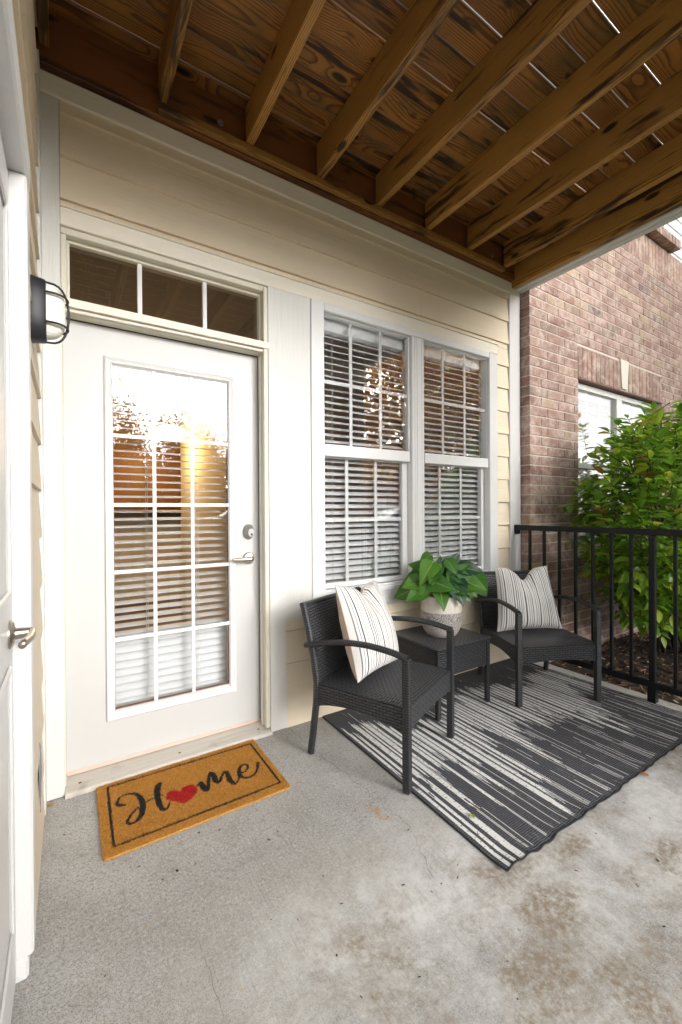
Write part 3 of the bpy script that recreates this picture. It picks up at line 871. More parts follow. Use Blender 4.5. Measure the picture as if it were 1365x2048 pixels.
# ------------------------------------------------------------------ side wall and storage door
sw = thing('side_wall', 'cream lap siding return wall carrying the bulkhead lamp', 'wall', (-0.05, -0.4, 0), world=True)
obj('wall_core', MB().box(-0.14, -0.030, -0.775, 0.02, -0.1, 3.5).box(-0.14, -0.030, -1.80, -0.776, 2.13, 3.5).me('wall_core'), 'core', sw)
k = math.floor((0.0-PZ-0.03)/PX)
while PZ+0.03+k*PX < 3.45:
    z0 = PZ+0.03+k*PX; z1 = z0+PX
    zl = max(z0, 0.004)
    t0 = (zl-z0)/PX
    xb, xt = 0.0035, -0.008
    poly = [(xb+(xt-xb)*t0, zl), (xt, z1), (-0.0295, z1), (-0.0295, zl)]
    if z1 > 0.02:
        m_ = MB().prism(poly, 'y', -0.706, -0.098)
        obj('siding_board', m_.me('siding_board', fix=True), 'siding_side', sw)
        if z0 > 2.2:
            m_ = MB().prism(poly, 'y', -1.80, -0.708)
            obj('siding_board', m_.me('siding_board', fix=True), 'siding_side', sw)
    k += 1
bx('trim_board', 'trim_v', sw, -0.0295, 0.006, -0.0965, -0.001, 0.004, 3.06, 0.002)
pat = []
for i in range(26):
    t = i/25
    pat.append((0.0, -0.50+0.0, 0))
pv = [(-0.385, 0.43), (-0.372, 0.40), (-0.352, 0.41), (-0.345, 0.375), (-0.327, 0.37), (-0.318, 0.345), (-0.335, 0.335), (-0.318, 0.315), (-0.325, 0.285),
      (-0.345, 0.275), (-0.352, 0.255), (-0.375, 0.235), (-0.383, 0.19), (-0.392, 0.235), (-0.395, 0.30), (-0.388, 0.37)]
pm = MB().prism(pv, 'x', 0.0015, 0.0048)
obj('bare_patch', pm.me('bare_patch', fix=True), 'bare_patch', sw)
sdoor = thing('storage_door', 'white panelled storage door with a nickel lever beside the camera', 'door', (-0.04, -1.25, 0), world=True)
bx('leaf', 'white', sdoor, -0.072, -0.030, -1.70, -0.797, 0.02, 2.085, 0.003)
bx('jamb', 'white', sdoor, -0.072, 0.008, -0.794, -0.708, 0.06, 2.10, 0.006)
obj('jamb_foot', MB().box(-0.072, -0.004, -0.792, -0.71, 0.0, 0.0595).me('jamb_foot', 0.006), 'white', sdoor)
bx('head_jamb', 'white', sdoor, -0.072, 0.010, -1.75, -0.708, 2.1005, 2.19, 0.006)
for (za, zb) in ((0.22, 0.86), (1.02, 1.95)):
    pn = MB()
    for (x_, a, b_, c, d) in ((-0.0295, -0.905, za, -0.885, zb),):
        pn.box(-0.0299, -0.022, -0.915, -0.897, za, zb)
        pn.box(-0.0299, -0.022, -1.55, -0.9151, zb-0.018, zb)
        pn.box(-0.0299, -0.022, -1.55, -0.9151, za, za+0.018)
    obj('panel_moulding', pn.me('panel_moulding', 0.004), 'white', sdoor)
sh = obj('lever_handle', auto_smooth(MB().lathe([(0.034, 0), (0.034, 0.004), (0.028, 0.009), (0.015, 0.012), (0.0125, 0.030), (0.0115, 0.046), (0.004, 0.047)], 24).me('lever_handle')), 'nickel', sdoor,
         loc=Vector((-0.030, -0.868, 0.925))-sdoor.location, rot=(0, R(90), 0))
sl = MB().tube([(-0.002, 0.010, 0.044), (0, 0.0, 0.045), (0.0, -0.02, 0.046), (0.001, -0.06, 0.044), (0.0, -0.10, 0.036), (0.0, -0.118, 0.034)], [0.008, 0.011, 0.0105, 0.0095, 0.010, 0.009], 12, ry=0.008)
obj('lever', sl.me('lever', smooth=True), 'nickel', sh, loc=(0, 0, 0))

# bulkhead lamp
bl = thing('wall_lamp', 'black caged oval bulkhead lamp fixed to the side wall', 'lamp', (0.0, -0.52, 1.857))
def oval(w, h, n=40, p=2.6):
    o = []
    for k in range(n):
        t = 2*math.pi*k/n
        c, s = math.cos(t), math.sin(t)
        o.append((w*math.copysign(abs(c)**(2/p), c), 0.9*h*math.copysign(abs(s)**(2/p), s)))
    return o
def oval_loft(levels, name, mat):
    m_ = MB(); n = 40
    for (x, w, h) in levels:
        m_.v += [(x, a, b) for a, b in oval(w, h, n)]
    for i in range(len(levels)-1):
        for k in range(n):
            k2 = (k+1) % n
            m_.f.append((i*n+k, i*n+k2, (i+1)*n+k2, (i+1)*n+k))
    m_.f.append(tuple(reversed(range(n)))); m_.f.append(tuple((len(levels)-1)*n+k for k in range(n)))
    return obj(name, auto_smooth(m_.me(name, fix=True), 0.7), mat, bl, loc=(0, 0, 0))
oval_loft([(-0.004, 0.060, 0.112), (0.002, 0.061, 0.113), (0.034, 0.056, 0.108), (0.038, 0.052, 0.104), (0.038, 0.045, 0.097)], 'housing', 'lamp_black')
oval_loft([(0.0385, 0.044, 0.096), (0.058, 0.042, 0.090), (0.075, 0.036, 0.076), (0.086, 0.024, 0.055), (0.090, 0.010, 0.03)], 'glass_cover', 'lamp_glass')
cg = MB()
pts = []
for k in range(17):
    t = math.pi*k/16
    pts.append((0.036+0.062*math.sin(t)**0.6, 0.0, 0.096*math.cos(t)))
cg.tube(pts, 0.0035, 8)
for zz in (0.046, -0.046):
    pts = []
    for k in range(13):
        t = math.pi*k/12
        pts.append((0.036+0.060*math.sin(t)**0.6, 0.050*math.cos(t), zz))
    cg.tube(pts, 0.0035, 8)
obj('cage', auto_smooth(cg.me('cage')), 'lamp_black', bl, loc=(0, 0, 0))

# ------------------------------------------------------------------ deck overhead
dk = thing('overhead_deck', 'brown stained timber deck with exposed joists above the patio', 'deck', (1.6, -1.3, 3.02))
DB = Vector(dk.location)
def plank(name, length, w, h, c, mat, rotz=0.0, parent=dk, bev=0.003, twist=0.0):
    me = MB().box(-length/2, length/2, -w/2, w/2, -h/2, h/2).me(name, bev)
    return obj(name, me, mat, parent, loc=Vector(c)-DB, rot=(twist, 0, rotz))
DY = -2.60
plank('ledger', 3.34, 0.038, 0.235, (1.51, -0.014, 3.07+0.1185), 'ledger')
plank('ledger_strip', 2.52, 0.034, 0.036, (0.455+1.26, -0.0505, 3.098), 'joist')
for xl in (0.455, 0.875, 1.295, 1.715, 2.135, 2.552, 2.970):
    plank('joist', -DY-0.075, 0.042, 0.184, (xl+0.021, (DY-0.034)/2-0.0, 3.118+0.092), 'joist', R(90))
plank('joist', -DY-0.075, 0.036, 0.184, (0.022, (DY-0.034)/2, 3.12+0.092), 'joist', R(90))
plank('rim_joist', -DY+0.02, 0.042, 0.270, (3.163, DY/2+0.01-0.01, 3.022+0.135), 'joist', R(90))
plank('front_rim', 3.12, 0.040, 0.235, (1.575, DY-0.021, 3.075+0.1175), 'joist')
pw = 0.1375
y = 0.03
while y > DY:
    gap = random.choice([0.004, 0.004, 0.0045, 0.005, 0.005, 0.0072])
    plank('deck_board', 3.38, pw, 0.024, (1.58, y-pw/2, 3.302+0.0125+random.uniform(0, 0.0012)), 'deckboard', random.uniform(-0.0012, 0.0012), bev=0.007)
    y -= pw+gap
fa = MB().box(3.186, 3.272, DY-0.04, -0.008, 3.012, 3.036).box(3.250, 3.272, DY-0.04, -0.008, 3.0365, 3.34)
obj('fascia', fa.me('fascia', 0.003), 'white', dk, loc=-DB)
obj('fascia_lip', MB().box(3.226, 3.2715, DY-0.04, -0.008, 3.0065, 3.0118).me('fascia_lip', 0.001), 'white', dk, loc=-DB)
obj('bolt', MB().lathe([(0.016, 0), (0.016, 0.003), (0.010, 0.004), (0.010, 0.010), (0.003, 0.012)], 14).me('bolt'), 'bolt', dk, loc=Vector((0.752, -0.0335, 3.178))-DB, rot=(R(90), 0, 0))
obj('bolt', MB().lathe([(0.016, 0), (0.016, 0.003), (0.010, 0.004), (0.010, 0.010), (0.003, 0.012)], 14).me('bolt'), 'bolt', dk, loc=Vector((2.86, -0.0335, 3.178))-DB, rot=(R(90), 0, 0))

# ------------------------------------------------------------------ brick wall
CH, BLN, JT = 0.0813, 0.245, 0.0095
BY = -0.085           # face
BX = 3.262
bw = thing('brick_wall', 'mauve brown brick wall with soldier course over a white window', 'wall', (5.2, 0.0, -0.1), world=True)
WX0, WX1, WZ0, WZ1 = 3.995, 5.745, 0.87, 2.395
TOPZ = 4.17
mo = MB()
YM = BY+0.0055
mo.box(BX+0.006, WX0, YM, 0.12, -0.2, TOPZ-0.01).box(WX1, 8.2, YM, 0.12, -0.2, TOPZ-0.01)
mo.box(WX0, WX1, YM, 0.12, -0.2, WZ0-0.09).box(WX0, WX1, YM, 0.12, WZ1+0.02, TOPZ-0.01)
obj('mortar_bed', mo.me('mortar_bed'), 'mortar', bw)
def brick_variants(sx, sy, sz, n=4):
    out = []
    for i in range(n):
        bm = bmesh.new()
        bmesh.ops.create_cube(bm, size=1.0)
        bmesh.ops.scale(bm, vec=(sx, sy, sz), verts=bm.verts)
        bmesh.ops.bevel(bm, geom=bm.edges[:], offset=0.003, segments=1, affect='EDGES')
        for v in bm.verts:
            v.co += Vector((random.uniform(-1, 1), random.uniform(-1, 1), random.uniform(-1, 1)))*0.0011
        me = bpy.data.meshes.new('brick'); bm.to_mesh(me); bm.free()
        me.materials.append(M['brick'])
        out.append(me)
    return out
spots = []      # (center, size)
zc0 = -0.16
nrow = int((TOPZ-0.28-zc0)/CH)
zr0 = 2.558-CH*round((2.558-zc0)/CH)
row = 0
z = zr0
while z+CH < 3.905:
    half = row % 2
    x = BX
    first = True
    while x < 8.0:
        L = BLN
        if first and half: L = 0.150
        x1 = x+L
        cz = z+CH/2
        segs = [(x, x1)]
        if z+CH*0.6 > WZ0-0.09 and z+CH*0.4 < WZ1+0.02:
            segs = []
            if x < WX0-0.03: segs.append((x, min(x1, WX0-0.002)))
            if x1 > WX1+0.03: segs.append((max(x, WX1+0.002), x1))
        elif WZ1+0.02 <= cz < 2.705:
            segs = []
            if x < WX0-0.05: segs.append((x, min(x1, WX0-0.012)))
            if x1 > WX1+0.05: segs.append((max(x, WX1+0.012), x1))
        for (a, b_) in segs:
            if b_-a > 0.025:
                spots.append((((a+b_)/2, BY+0.045, cz), (b_-a, 0.09, CH-JT)))
        x = x1+JT
        first = False
    z += CH; row += 1
ztop_run = z
# soldier course over the window and at the top of the wall
soldiers = []
x = WX0-0.002
while x < WX1-0.03:
    if not (4.76 < x+0.035 < 4.95):
        soldiers.append(((x+0.0355, BY+0.044, 2.56), (0.071, 0.09, 0.283)))
    x += 0.0805
x = BX
while x < 8.0:
    soldiers.append(((x+0.0355, BY+0.0455, (ztop_run+TOPZ)/2), (0.071, 0.09, TOPZ-ztop_run-0.008)))
    x += 0.0805
# rowlock sill of the upper window
x = 4.9
while x < 6.02:
    soldiers.append(((x+0.0355, BY+0.01, TOPZ+0.06), (0.071, 0.20, 0.095)))
    x += 0.0805
cache = {}
def brick_mesh(sz):
    key = tuple(round(s, 3) for s in sz)
    if key not in cache:
        cache[key] = brick_variants(*sz, n=4 if abs(key[0]-BLN) < 0.002 else 2)
    return random.choice(cache[key])
allb = spots+soldiers
allb.sort(key=lambda s: (Vector(s[0])-CAM_POS).length)
vis = [s for s in allb]
near, far = vis[:300], vis[300:]
for c, sz in near:
    obj('brick', brick_mesh(sz), None, bw, loc=Vector(c)+Vector((0, random.uniform(-0.0015, 0.0015), 0))-bw.location, rot=(random.uniform(-0.006, 0.006), 0, 0))
fv, ff, tone = [], [], []
for c, sz in far:
    me = brick_mesh(sz)
    b0 = len(fv)
    fv += [tuple(v.co+Vector(c)) for v in me.vertices]
    t = random.random()
    tone += [t]*len(me.vertices)
    ff += [tuple(i+b0 for i in p.vertices) for p in me.polygons]
fme = mesh('brickwork', fv, ff)
at = fme.attributes.new('tone', 'FLOAT', 'POINT'); at.data.foreach_set('value', tone)
fo = obj('brickwork', fme, 'brick_far', bw); fo['kind'] = 'stuff'
bx('lintel', 'rust_lintel', bw, WX0-0.004, WX1+0.02, BY-0.004, 0.02, WZ1+0.006, WZ1+0.018, 0.001)
ks = MB().prism([(4.795, 2.43), (4.905, 2.43), (4.94, 2.72), (4.76, 2.72)], 'y', BY-0.012, BY+0.06)
obj('keystone', ks.me('keystone', fix=True), 'keystone', bw)
bx('window_sill', 'keystone', bw, WX0-0.03, WX1+0.03, BY-0.05, 0.04, WZ0-0.085, WZ0-0.004, 0.006)
bwin = thing('sliding_window', 'white framed window with grid and blind set in the brick wall behind the shrub', 'window', (4.87, -0.02, 0.87), world=True)
bf = MB()
yw0, yw1 = -0.030, 0.05
bf.box(WX0, WX0+0.05, yw0, yw1, WZ0, WZ1).box(WX1-0.05, WX1, yw0, yw1, WZ0, WZ1)
bf.box(WX0+0.05, WX1-0.05, yw0, yw1, WZ1-0.055, WZ1).box(WX0+0.05, WX1-0.05, yw0, yw1, WZ0, WZ0+0.05)
bf.box(4.825, 4.935, yw0-0.002, yw1, WZ0+0.05, WZ1-0.055)
bf.box(WX0+0.05, 4.825, yw0, yw1, 1.60, 1.65).box(4.935, WX1-0.05, yw0, yw1, 1.60, 1.65)
obj('frame', bf.me('frame', 0.003), 'vinyl', bwin)
for (a, b_) in ((WX0+0.05, 4.825), (4.935, WX1-0.05)):
    for (c, d) in ((WZ0+0.05, 1.60), (1.65, WZ1-0.055)):
        obj('pane', mesh('pane', [(a, 0.0, c), (b_, 0.0, c), (b_, 0.0, d), (a, 0.0, d)], [(0, 1, 2, 3)]), 'glass', bwin)
        m2 = MB()
        for i in (1, 2):
            xx = a+(b_-a)*i/3
            m2.box(xx-0.009, xx+0.009, 0.004, 0.010, c, d)
        obj('muntin', m2.me('muntin'), 'vinyl', bwin)
        obj('muntin', MB().box(a, b_, 0.0035, 0.0095, (c+d)/2-0.009, (c+d)/2+0.009).me('muntin'), 'vinyl', bwin)
blind('white slatted blind behind the window in the brick wall', WX0+0.05, WX1-0.05, 0.93, 2.34, 0.085, 0.044, 0.050, (4.3, 4.6, 5.2, 5.5))
sheet('interior_wall_beyond', 'interior_dark', (3.4, 7.0, 0.6, 0.7, 0.0, 2.7))
# white siding above the brick
us = thing('upper_wall', 'white lap siding of the upper storey above the brick wall', 'wall', (6.5, 0.05, 4.2), world=True)
obj('wall_core', MB().box(6.03, 8.2, 0.022, 0.12, TOPZ-0.05, 6.3).box(3.262, 6.03, 0.022, 0.12, 5.6, 6.3).me('wall_core'), 'vinyl', us)
z = TOPZ+0.01
while z < 6.2:
    obj('siding_board', MB().prism([(0.0, z), (0.021, z), (0.021, z+0.15), (0.010, z+0.15)], 'x', 6.12, 8.2).me('siding_board', fix=True), 'vinyl', us)
    z += 0.15
bx('trim_board', 'vinyl', us, 6.03, 6.118, -0.005, 0.021, TOPZ+0.01, 6.2)
uw = thing('upper_window', 'grey upstairs window above the brick sill', 'window', (5.4, 0.05, 4.3), world=True)
bx('frame', 'vinyl', uw, 5.99, 6.028, 0.0, 0.1, 4.28, 5.6)
bx('frame', 'vinyl', uw, 4.9, 5.989, 0.0, 0.1, 4.28, 4.33)
obj('pane', MB().box(4.9, 5.99, 0.05, 0.056, 4.33, 5.6).me('pane'), plain('upstairs_glass', (0.22, 0.26, 0.30), 0.08), uw)

# ------------------------------------------------------------------ railings
def railing(label, p0, p1, picks, posts, ztop=1.09, bracket=False):
    d = Vector((p1[0]-p0[0], p1[1]-p0[1], 0)); L = d.length
    t = thing('railing', label, 'railing', (p0[0], p0[1], 0), math.atan2(d.y, d.x))
    obj('top_rail', MB().box(0, L, -0.020, 0.020, ztop-0.040, ztop).me('top_rail', 0.004, 2), 'black_metal', t, loc=(0, 0, 0))
    obj('bottom_rail', MB().box(0, L, -0.018, 0.018, 0.088, 0.126).me('bottom_rail', 0.004, 2), 'black_metal', t, loc=(0, 0, 0))
    pm_ = MB().box(-0.0095, 0.0095, -0.0095, 0.0095, 0.120, ztop-0.036).me('picket', 0.0015)
    for s in picks:
        obj('picket', pm_, 'black_metal', t, loc=(s, 0, 0), rot=(0, 0, random.uniform(-0.03, 0.03)))
    for s in posts:
        po = obj('post', MB().box(-0.017, 0.017, -0.017, 0.017, 0.0, ztop-0.038).me('post', 0.003), 'black_metal', t, loc=(s, 0, 0))
        obj('post_sleeve', MB().box(-0.023, 0.023, -0.023, 0.023, 0.0, 0.10).me('post_sleeve', 0.002), 'black_metal', po, loc=(0, 0, 0))
    if bracket:
        obj('wall_bracket', MB().box(-0.002, 0.026, -0.024, 0.024, ztop-0.072, ztop+0.003).me('wall_bracket', 0.004), 'black_metal', t, loc=(0, 0, 0))
        obj('wall_bracket', MB().box(-0.002, 0.024, -0.022, 0.022, 0.07, 0.13).me('wall_bracket', 0.004), 'black_metal', t, loc=(0, 0, 0))
    return t
RX = 3.185
picks = [0.125+0.1205*i for i in range(17) if i not in (7,)]
railing('black metal picket railing between the corner chair and the shrub', (RX, -0.006), (RX, -2.10), picks, [0.125+0.1205*7], bracket=True)
railing('black metal picket railing across the front edge of the patio', (-0.5, -2.54), (1.18, -2.54), [0.06+0.12*i for i in range(14)], [1.66, 0.02])
pier = thing('brick_pier', 'brown brick pier carrying the front corner of the deck', 'pier', (3.0, -2.36, -0.1), world=True)
obj('mortar_core', MB().box(2.796, 3.234, -2.574, -2.136, -0.1, 2.83).me('mortar_core'), 'mortar', pier)
for k in range(36):
    zc_ = -0.1+CH*(k+0.5)
    la, lb = (0.245, 0.096) if k % 2 else (0.120, 0.221)
    q = 0.45/2
    for e in range(4):
        # pinwheel: two bricks to each face, turned a quarter each time
        for (c0, ln_) in ((-q+la/2, la), (-q+la+JT+lb/2, lb)):
            ang_ = e*math.pi/2
            lx, ly = c0, -q+0.045
            X_ = 3.015+math.cos(ang_)*lx-math.sin(ang_)*ly
            Y_ = -2.355+math.sin(ang_)*lx+math.cos(ang_)*ly
            obj('brick', brick_mesh((ln_, 0.09, CH-JT)), None, pier, loc=Vector((X_, Y_, zc_))-pier.location, rot=(0, 0, ang_))
obj('cap', MB().box(2.77, 3.26, -2.60, -2.11, 2.832, 3.02).me('cap', 0.006), 'keystone', pier)

# ------------------------------------------------------------------ wicker chairs
def chair(label, loc, rotz):
    t = thing('wicker_armchair', label, 'chair', loc, rotz, 'black wicker armchairs')
    hw, hd = 0.262, 0.245        # half spacing of the posts; front is -Y
    ZS = 0.372
    # seat pad slab
    sv = MB(); n1, n2 = 13, 13
    for i in range(n1):
        for j in range(n2):
            a = -hw-0.008+(2*hw+0.016)*i/(n1-1); b_ = -hd-0.012+(2*hd+0.02)*j/(n2-1)
            e = min(i, n1-1-i, j, n2-1-j)
            dz = -0.010 if e == 0 else (-0.002 if e == 1 else 0)
            dip = -0.006*math.cos(a/hw*1.4)*math.cos(b_/hd*1.4)
            sv.v.append((a, b_, ZS+dz+dip))
    for i in range(n1-1):
        for j in range(n2-1):
            sv.f.append((i*n2+j, (i+1)*n2+j, (i+1)*n2+j+1, i*n2+j+1))
    top = len(sv.v)
    sv.box(-hw-0.006, hw+0.006, -hd-0.010, hd+0.006, ZS-0.04, ZS-0.012)
    obj('seat', box_uv(auto_smooth(sv.me('seat'), 0.8)), 'wicker', t, loc=(0, 0, 0))
    def apron(axis, a0, a1, pos, z_end, z_mid, thick):
        n = 16
        m_ = MB()
        for i in range(n+1):
            s = i/n
            arch = math.sin(math.pi*s)**0.6
            zb = z_end+(z_mid-z_end)*arch
            c = a0+(a1-a0)*s
            for (zz, o) in ((zb, -thick/2), (ZS-0.011, -thick/2), (ZS-0.011, thick/2), (zb, thick/2)):
                m_.v.append((c, pos+o, zz) if axis == 'x' else (pos+o, c, zz))
        for i in range(n):
            for k in range(4):
                k2 = (k+1) % 4
                m_.f.append((4*i+k, 4*i+k2, 4*i+4+k2, 4*i+4+k))
        m_.f.append((0, 1, 2, 3)); m_.f.append(tuple(4*n+i for i in (3, 2, 1, 0)))
        return box_uv(m_.me('apron', fix=True))
    obj('front_apron', apron('x', -hw, hw, -hd-0.006, 0.246, 0.272, 0.016), 'wicker', t, loc=(0, 0, 0))
    obj('rear_apron', apron('x', -hw, hw, hd, 0.252, 0.275, 0.016), 'wicker', t, loc=(0, 0, 0))
    for s in (-1, 1):
        obj('side_apron', apron('y', -hd, hd, s*(hw+0.002), 0.238, 0.285, 0.016), 'wicker', t, loc=(0, 0, 0))
    fl = MB().box(-0.0165, 0.0165, -0.0165, 0.0165, 0.002, 0.574)
    fme_ = box_uv(fl.me('leg', 0.004, 2), True)
    for s in (-1, 1):
        fo_ = obj('front_leg', fme_, 'wrap', t, loc=(s*(hw+0.004), -hd-0.008, 0))
        obj('foot', MB().box(-0.014, 0.014, -0.014, 0.014, 0, 0.0035).me('foot'), 'black', fo_, loc=(0, 0, 0))
        # rear leg, splayed below the seat and carried up as the back post
        pts = [(0, 0.045, 0.002), (0, 0.030, 0.10), (0, 0.008, 0.26), (0, 0.004, 0.36), (0, 0.022, 0.48), (0, 0.055, 0.62), (0, 0.088, 0.742)]
        rl = MB().tube(pts, 0.0175, 8, ry=0.0175)
        obj('rear_leg', box_uv(auto_smooth(rl.me('rear_leg', fix=True)), True), 'wrap', t, loc=(s*hw, hd-0.012, 0))
        # arm: a flat bow rising to the front post
        ap = []
        for k in range(17):
            q = k/16
            yy = hd+0.055-(2*hd+0.070)*q
            zz = 0.538+0.034*math.sin(math.pi*min(1, q*1.0)*0.62)/math.sin(math.pi*0.62)*1.15+0.022*math.sin(math.pi*q)+(-0.002 if q > 0.93 else 0)
            ap.append((0, yy, zz))
        am = MB().tube(ap, 0.0185, 10, ry=0.014)
        # uv along length
        me_ = auto_smooth(am.me('arm', fix=True))
        box_uv(me_)
        for p in me_.polygons:
            for li in p.loop_indices:
                c = me_.vertices[me_.loops[li].vertex_index].co
                me_.uv_layers[0].data[li].uv = (c.y+3, c.z)
        obj('arm', me_, 'wrap', t, loc=(s*(hw+0.006), 0, 0))
    # backrest: leaning, gently hollow panel
    bk = MB(); n1, n2 = 15, 9
    for side in (0, 1):
        for i in range(n1):
            for j in range(n2):
                a = -hw+0.012+(2*hw-0.024)*i/(n1-1); v_ = j/(n2-1)
                hol = 0.022*(1-(a/hw)**2)
                zz = 0.362+0.372*v_
                yy = hd-0.012+0.005+0.080*v_**1.25+hol*v_ + (0.020 if side else -0.008)
                bk.v.append((a, yy, zz-0.006*(1-(a/hw)**2)*v_))
    o1 = n1*n2
    for i in range(n1-1):
        for j in range(n2-1):
            q = (i*n2+j, (i+1)*n2+j, (i+1)*n2+j+1, i*n2+j+1)
            bk.f.append(q); bk.f.append(tuple(reversed([k+o1 for k in q])))
    for i in range(n1-1):
        bk.f.append((i*n2+n2-1, (i+1)*n2+n2-1, (i+1)*n2+n2-1+o1, i*n2+n2-1+o1))
        bk.f.append((i*n2, i*n2+o1, (i+1)*n2+o1, (i+1)*n2))
    obj('backrest', box_uv(auto_smooth(bk.me('backrest', fix=True), 0.9)), 'wicker', t, loc=(0, 0, 0))
    tp = MB().tube([(-hw-0.006+(2*hw+0.012)*i/12, hd+0.078+0.022*(1-((i-6)/6)**2), 0.737-0.006*(1-((i-6)/6)**2)) for i in range(13)], 0.017, 8, ry=0.012)
    obj('top_rail', box_uv(auto_smooth(tp.me('top_rail', fix=True))), 'wrap', t, loc=(0, 0, 0))
    return t
ZR = 0.006
chair('black wicker armchair standing next to the entry door with an edge-on pillow', (1.455, -0.447, ZR), R(23.0))
chair('black wicker armchair in the corner against the picket railing', (2.766, -0.440, ZR), R(-25.0))

# side table
tb = thing('side_table', 'low black wicker side table carrying the potted plant', 'table', (2.095, -0.200, ZR), R(0))
TH = 0.412
obj('table_top', box_uv(MB().box(-0.236, 0.236, -0.222, 0.212, TH-0.022, TH).me('table_top', 0.006, 2)), 'wicker', tb, loc=(0, 0, 0))
for nm, a in (('front_apron', (-0.222, 0.222, -0.212, -0.196, 0.235, TH-0.0225)), ('rear_apron', (-0.222, 0.222, 0.186, 0.202, 0.235, TH-0.0225)),
              ('side_apron', (-0.226, -0.210, -0.195, 0.185, 0.235, TH-0.0225)), ('side_apron', (0.210, 0.226, -0.195, 0.185, 0.235, TH-0.0225))):
    obj(nm, box_uv(MB().box(*a).me(nm, 0.003)), 'wicker', tb, loc=(0, 0, 0))
for sx in (-1, 1):
    for sy in (-0.206, 0.196):
        obj('leg', box_uv(MB().box(-0.014, 0.014, -0.014, 0.014, 0.0, TH-0.023).me('leg', 0.004), True), 'wrap', tb, loc=(sx*0.216, sy, 0))

# ------------------------------------------------------------------ pillows
def pillow(label, loc, rot, size, dent, flare, fat):
    n = 34
    t = thing('throw_pillow', label, 'pillow', loc, 0.0, 'striped throw pillows')
    t.rotation_euler = rot
    vs, uvs = [], []
    for side in (0, 1):
        for i in range(n+1):
            for j in range(n+1):
                a, b_ = i/n*2-1, j/n*2-1
                e = (1-a*a)*(1-b_*b_)
                th = max(e, 0)**0.42
                # edges bow in between the corners
                xx = a*size/2*(1-0.07*(1-abs(b_)**2.2)*abs(a)**3)
                zz = b_*size/2*(1-0.06*(1-abs(a)**2.2)*abs(b_)**3)
                xx *= 1+flare*(-b_*0.5)
                d = dent*math.exp(-(a/0.30)**2)*max(0, (b_+0.15)/1.15)**1.5 if b_ > -0.15 else 0
                zz -= d
                w = fat*th*(1-0.55*math.exp(-(a/0.25)**2)*max(0, b_)**1.2*(1 if dent else 0))
                w *= 1+0.18*(-b_)
                yy = -w if side == 0 else w*0.9
                wr = 0.006*mnoise.noise(Vector((a*3.1+side*7, b_*3.1, 2.2)))*th
                # crease running from the dent
                wr += 0.010*math.exp(-((a-0.15-0.25*(1-b_))/0.07)**2)*max(0, b_)*th*(1 if dent else 0)
                vs.append((xx, yy+wr, zz+size/2))
                uvs.append((i/n, j/n))
    o1 = (n+1)**2
    fs, mi = [], []
    for i in range(n):
        for j in range(n):
            q = (i*(n+1)+j, (i+1)*(n+1)+j, (i+1)*(n+1)+j+1, i*(n+1)+j+1)
            fs.append(q); mi.append(0)
            fs.append(tuple(reversed([k+o1 for k in q]))); mi.append(1)
    me = mesh('cover', vs, fs, True)
    me.materials.append(M['stripe']); me.materials.append(M['pillow_back'])
    me.polygons.foreach_set('material_index', mi)
    ul = me.uv_layers.new(name='UVMap')
    for lp in me.loops:
        ul.data[lp.index].uv = uvs[lp.vertex_index]
    obj('cover', me, None, t, loc=(0, 0, 0))
    # piped seam
    path = []
    for k in range(n+1): path.append(vs[k*(n+1)])
    for k in range(1, n+1): path.append(vs[n*(n+1)+k])
    for k in range(n-1, -1, -1): path.append(vs[k*(n+1)+n])
    for k in range(n-1, -1, -1): path.append(vs[k])
    obj('seam', MB().tube(path, 0.0022, 6, cap=False).me('seam', smooth=True), 'pillow_back', t, loc=(0, 0, 0))
    return t
pillow('striped throw pillow seen edge-on with beige back on the chair next to the door', (1.455, -0.405, 0.380), (R(-19), R(5), R(27)), 0.47, 0.06, 0.05, 0.098)
pillow('striped throw pillow with a dented top on the chair against the railing', (2.775, -0.40, 0.382), (R(-15), R(0), R(-25)), 0.44, 0.085, 0.20, 0.074)

# ------------------------------------------------------------------ potted plant
PC = Vector((2.105, -0.215, TH+ZR))
pp = thing('potted_plant', 'leafy green plant in a cream and speckled grey ceramic pot on the side table', 'plant', PC)
prf = [(0.085, 0.0), (0.092, 0.004), (0.112, 0.035), (0.126, 0.075), (0.131, 0.115), (0.129, 0.165), (0.124, 0.21), (0.118, 0.252), (0.116, 0.258), (0.110, 0.258), (0.108, 0.25), (0.112, 0.215)]
pm_ = MB().lathe(prf, 48)
pm_.f.pop()
obj('pot', auto_smooth(pm_.me('pot', fix=True), 0.9), 'pot', pp, loc=(0, 0, 0))
obj('soil', MB().lathe([(0.113, 0.195), (0.113, 0.214), (0.03, 0.226)], 24).me('soil', smooth=True), 'soil', pp, loc=(0, 0, 0))
def leaf_mesh(name, L, W, tipp, fold, droop, heart=0.12, nu=5, nv=10, wave=0.0, seed=0):
    vs, uvs, fs = [], [], []
    for j in range(nv+1):
        t = j/nv
        w = W*(math.sin(math.pi*min(1, t**tipp))**0.85)*(1-0.15*t)
        if t < 0.02: w = W*0.12
        for i in range(nu+1):
            s = i/nu*2-1
            x = s*w/2
            y_ = L*t - heart*L*abs(s)**1.5*(1-t)**3
            z_ = fold*abs(s)*w/2 - droop*L*t*t + wave*math.sin(t*7+seed+s*1.5)*abs(s)
            vs.append((x, y_, z_)); uvs.append((i/nu, t))
    for j in range(nv):
        for i in range(nu):
            a = j*(nu+1)+i
            fs.append((a, a+1, a+nu+2, a+nu+1))
    me = mesh(name, vs, fs, True)
    ul = me.uv_layers.new(name='UVMap')
    for lp in me.loops:
        ul.data[lp.index].uv = uvs[lp.vertex_index]
    return me
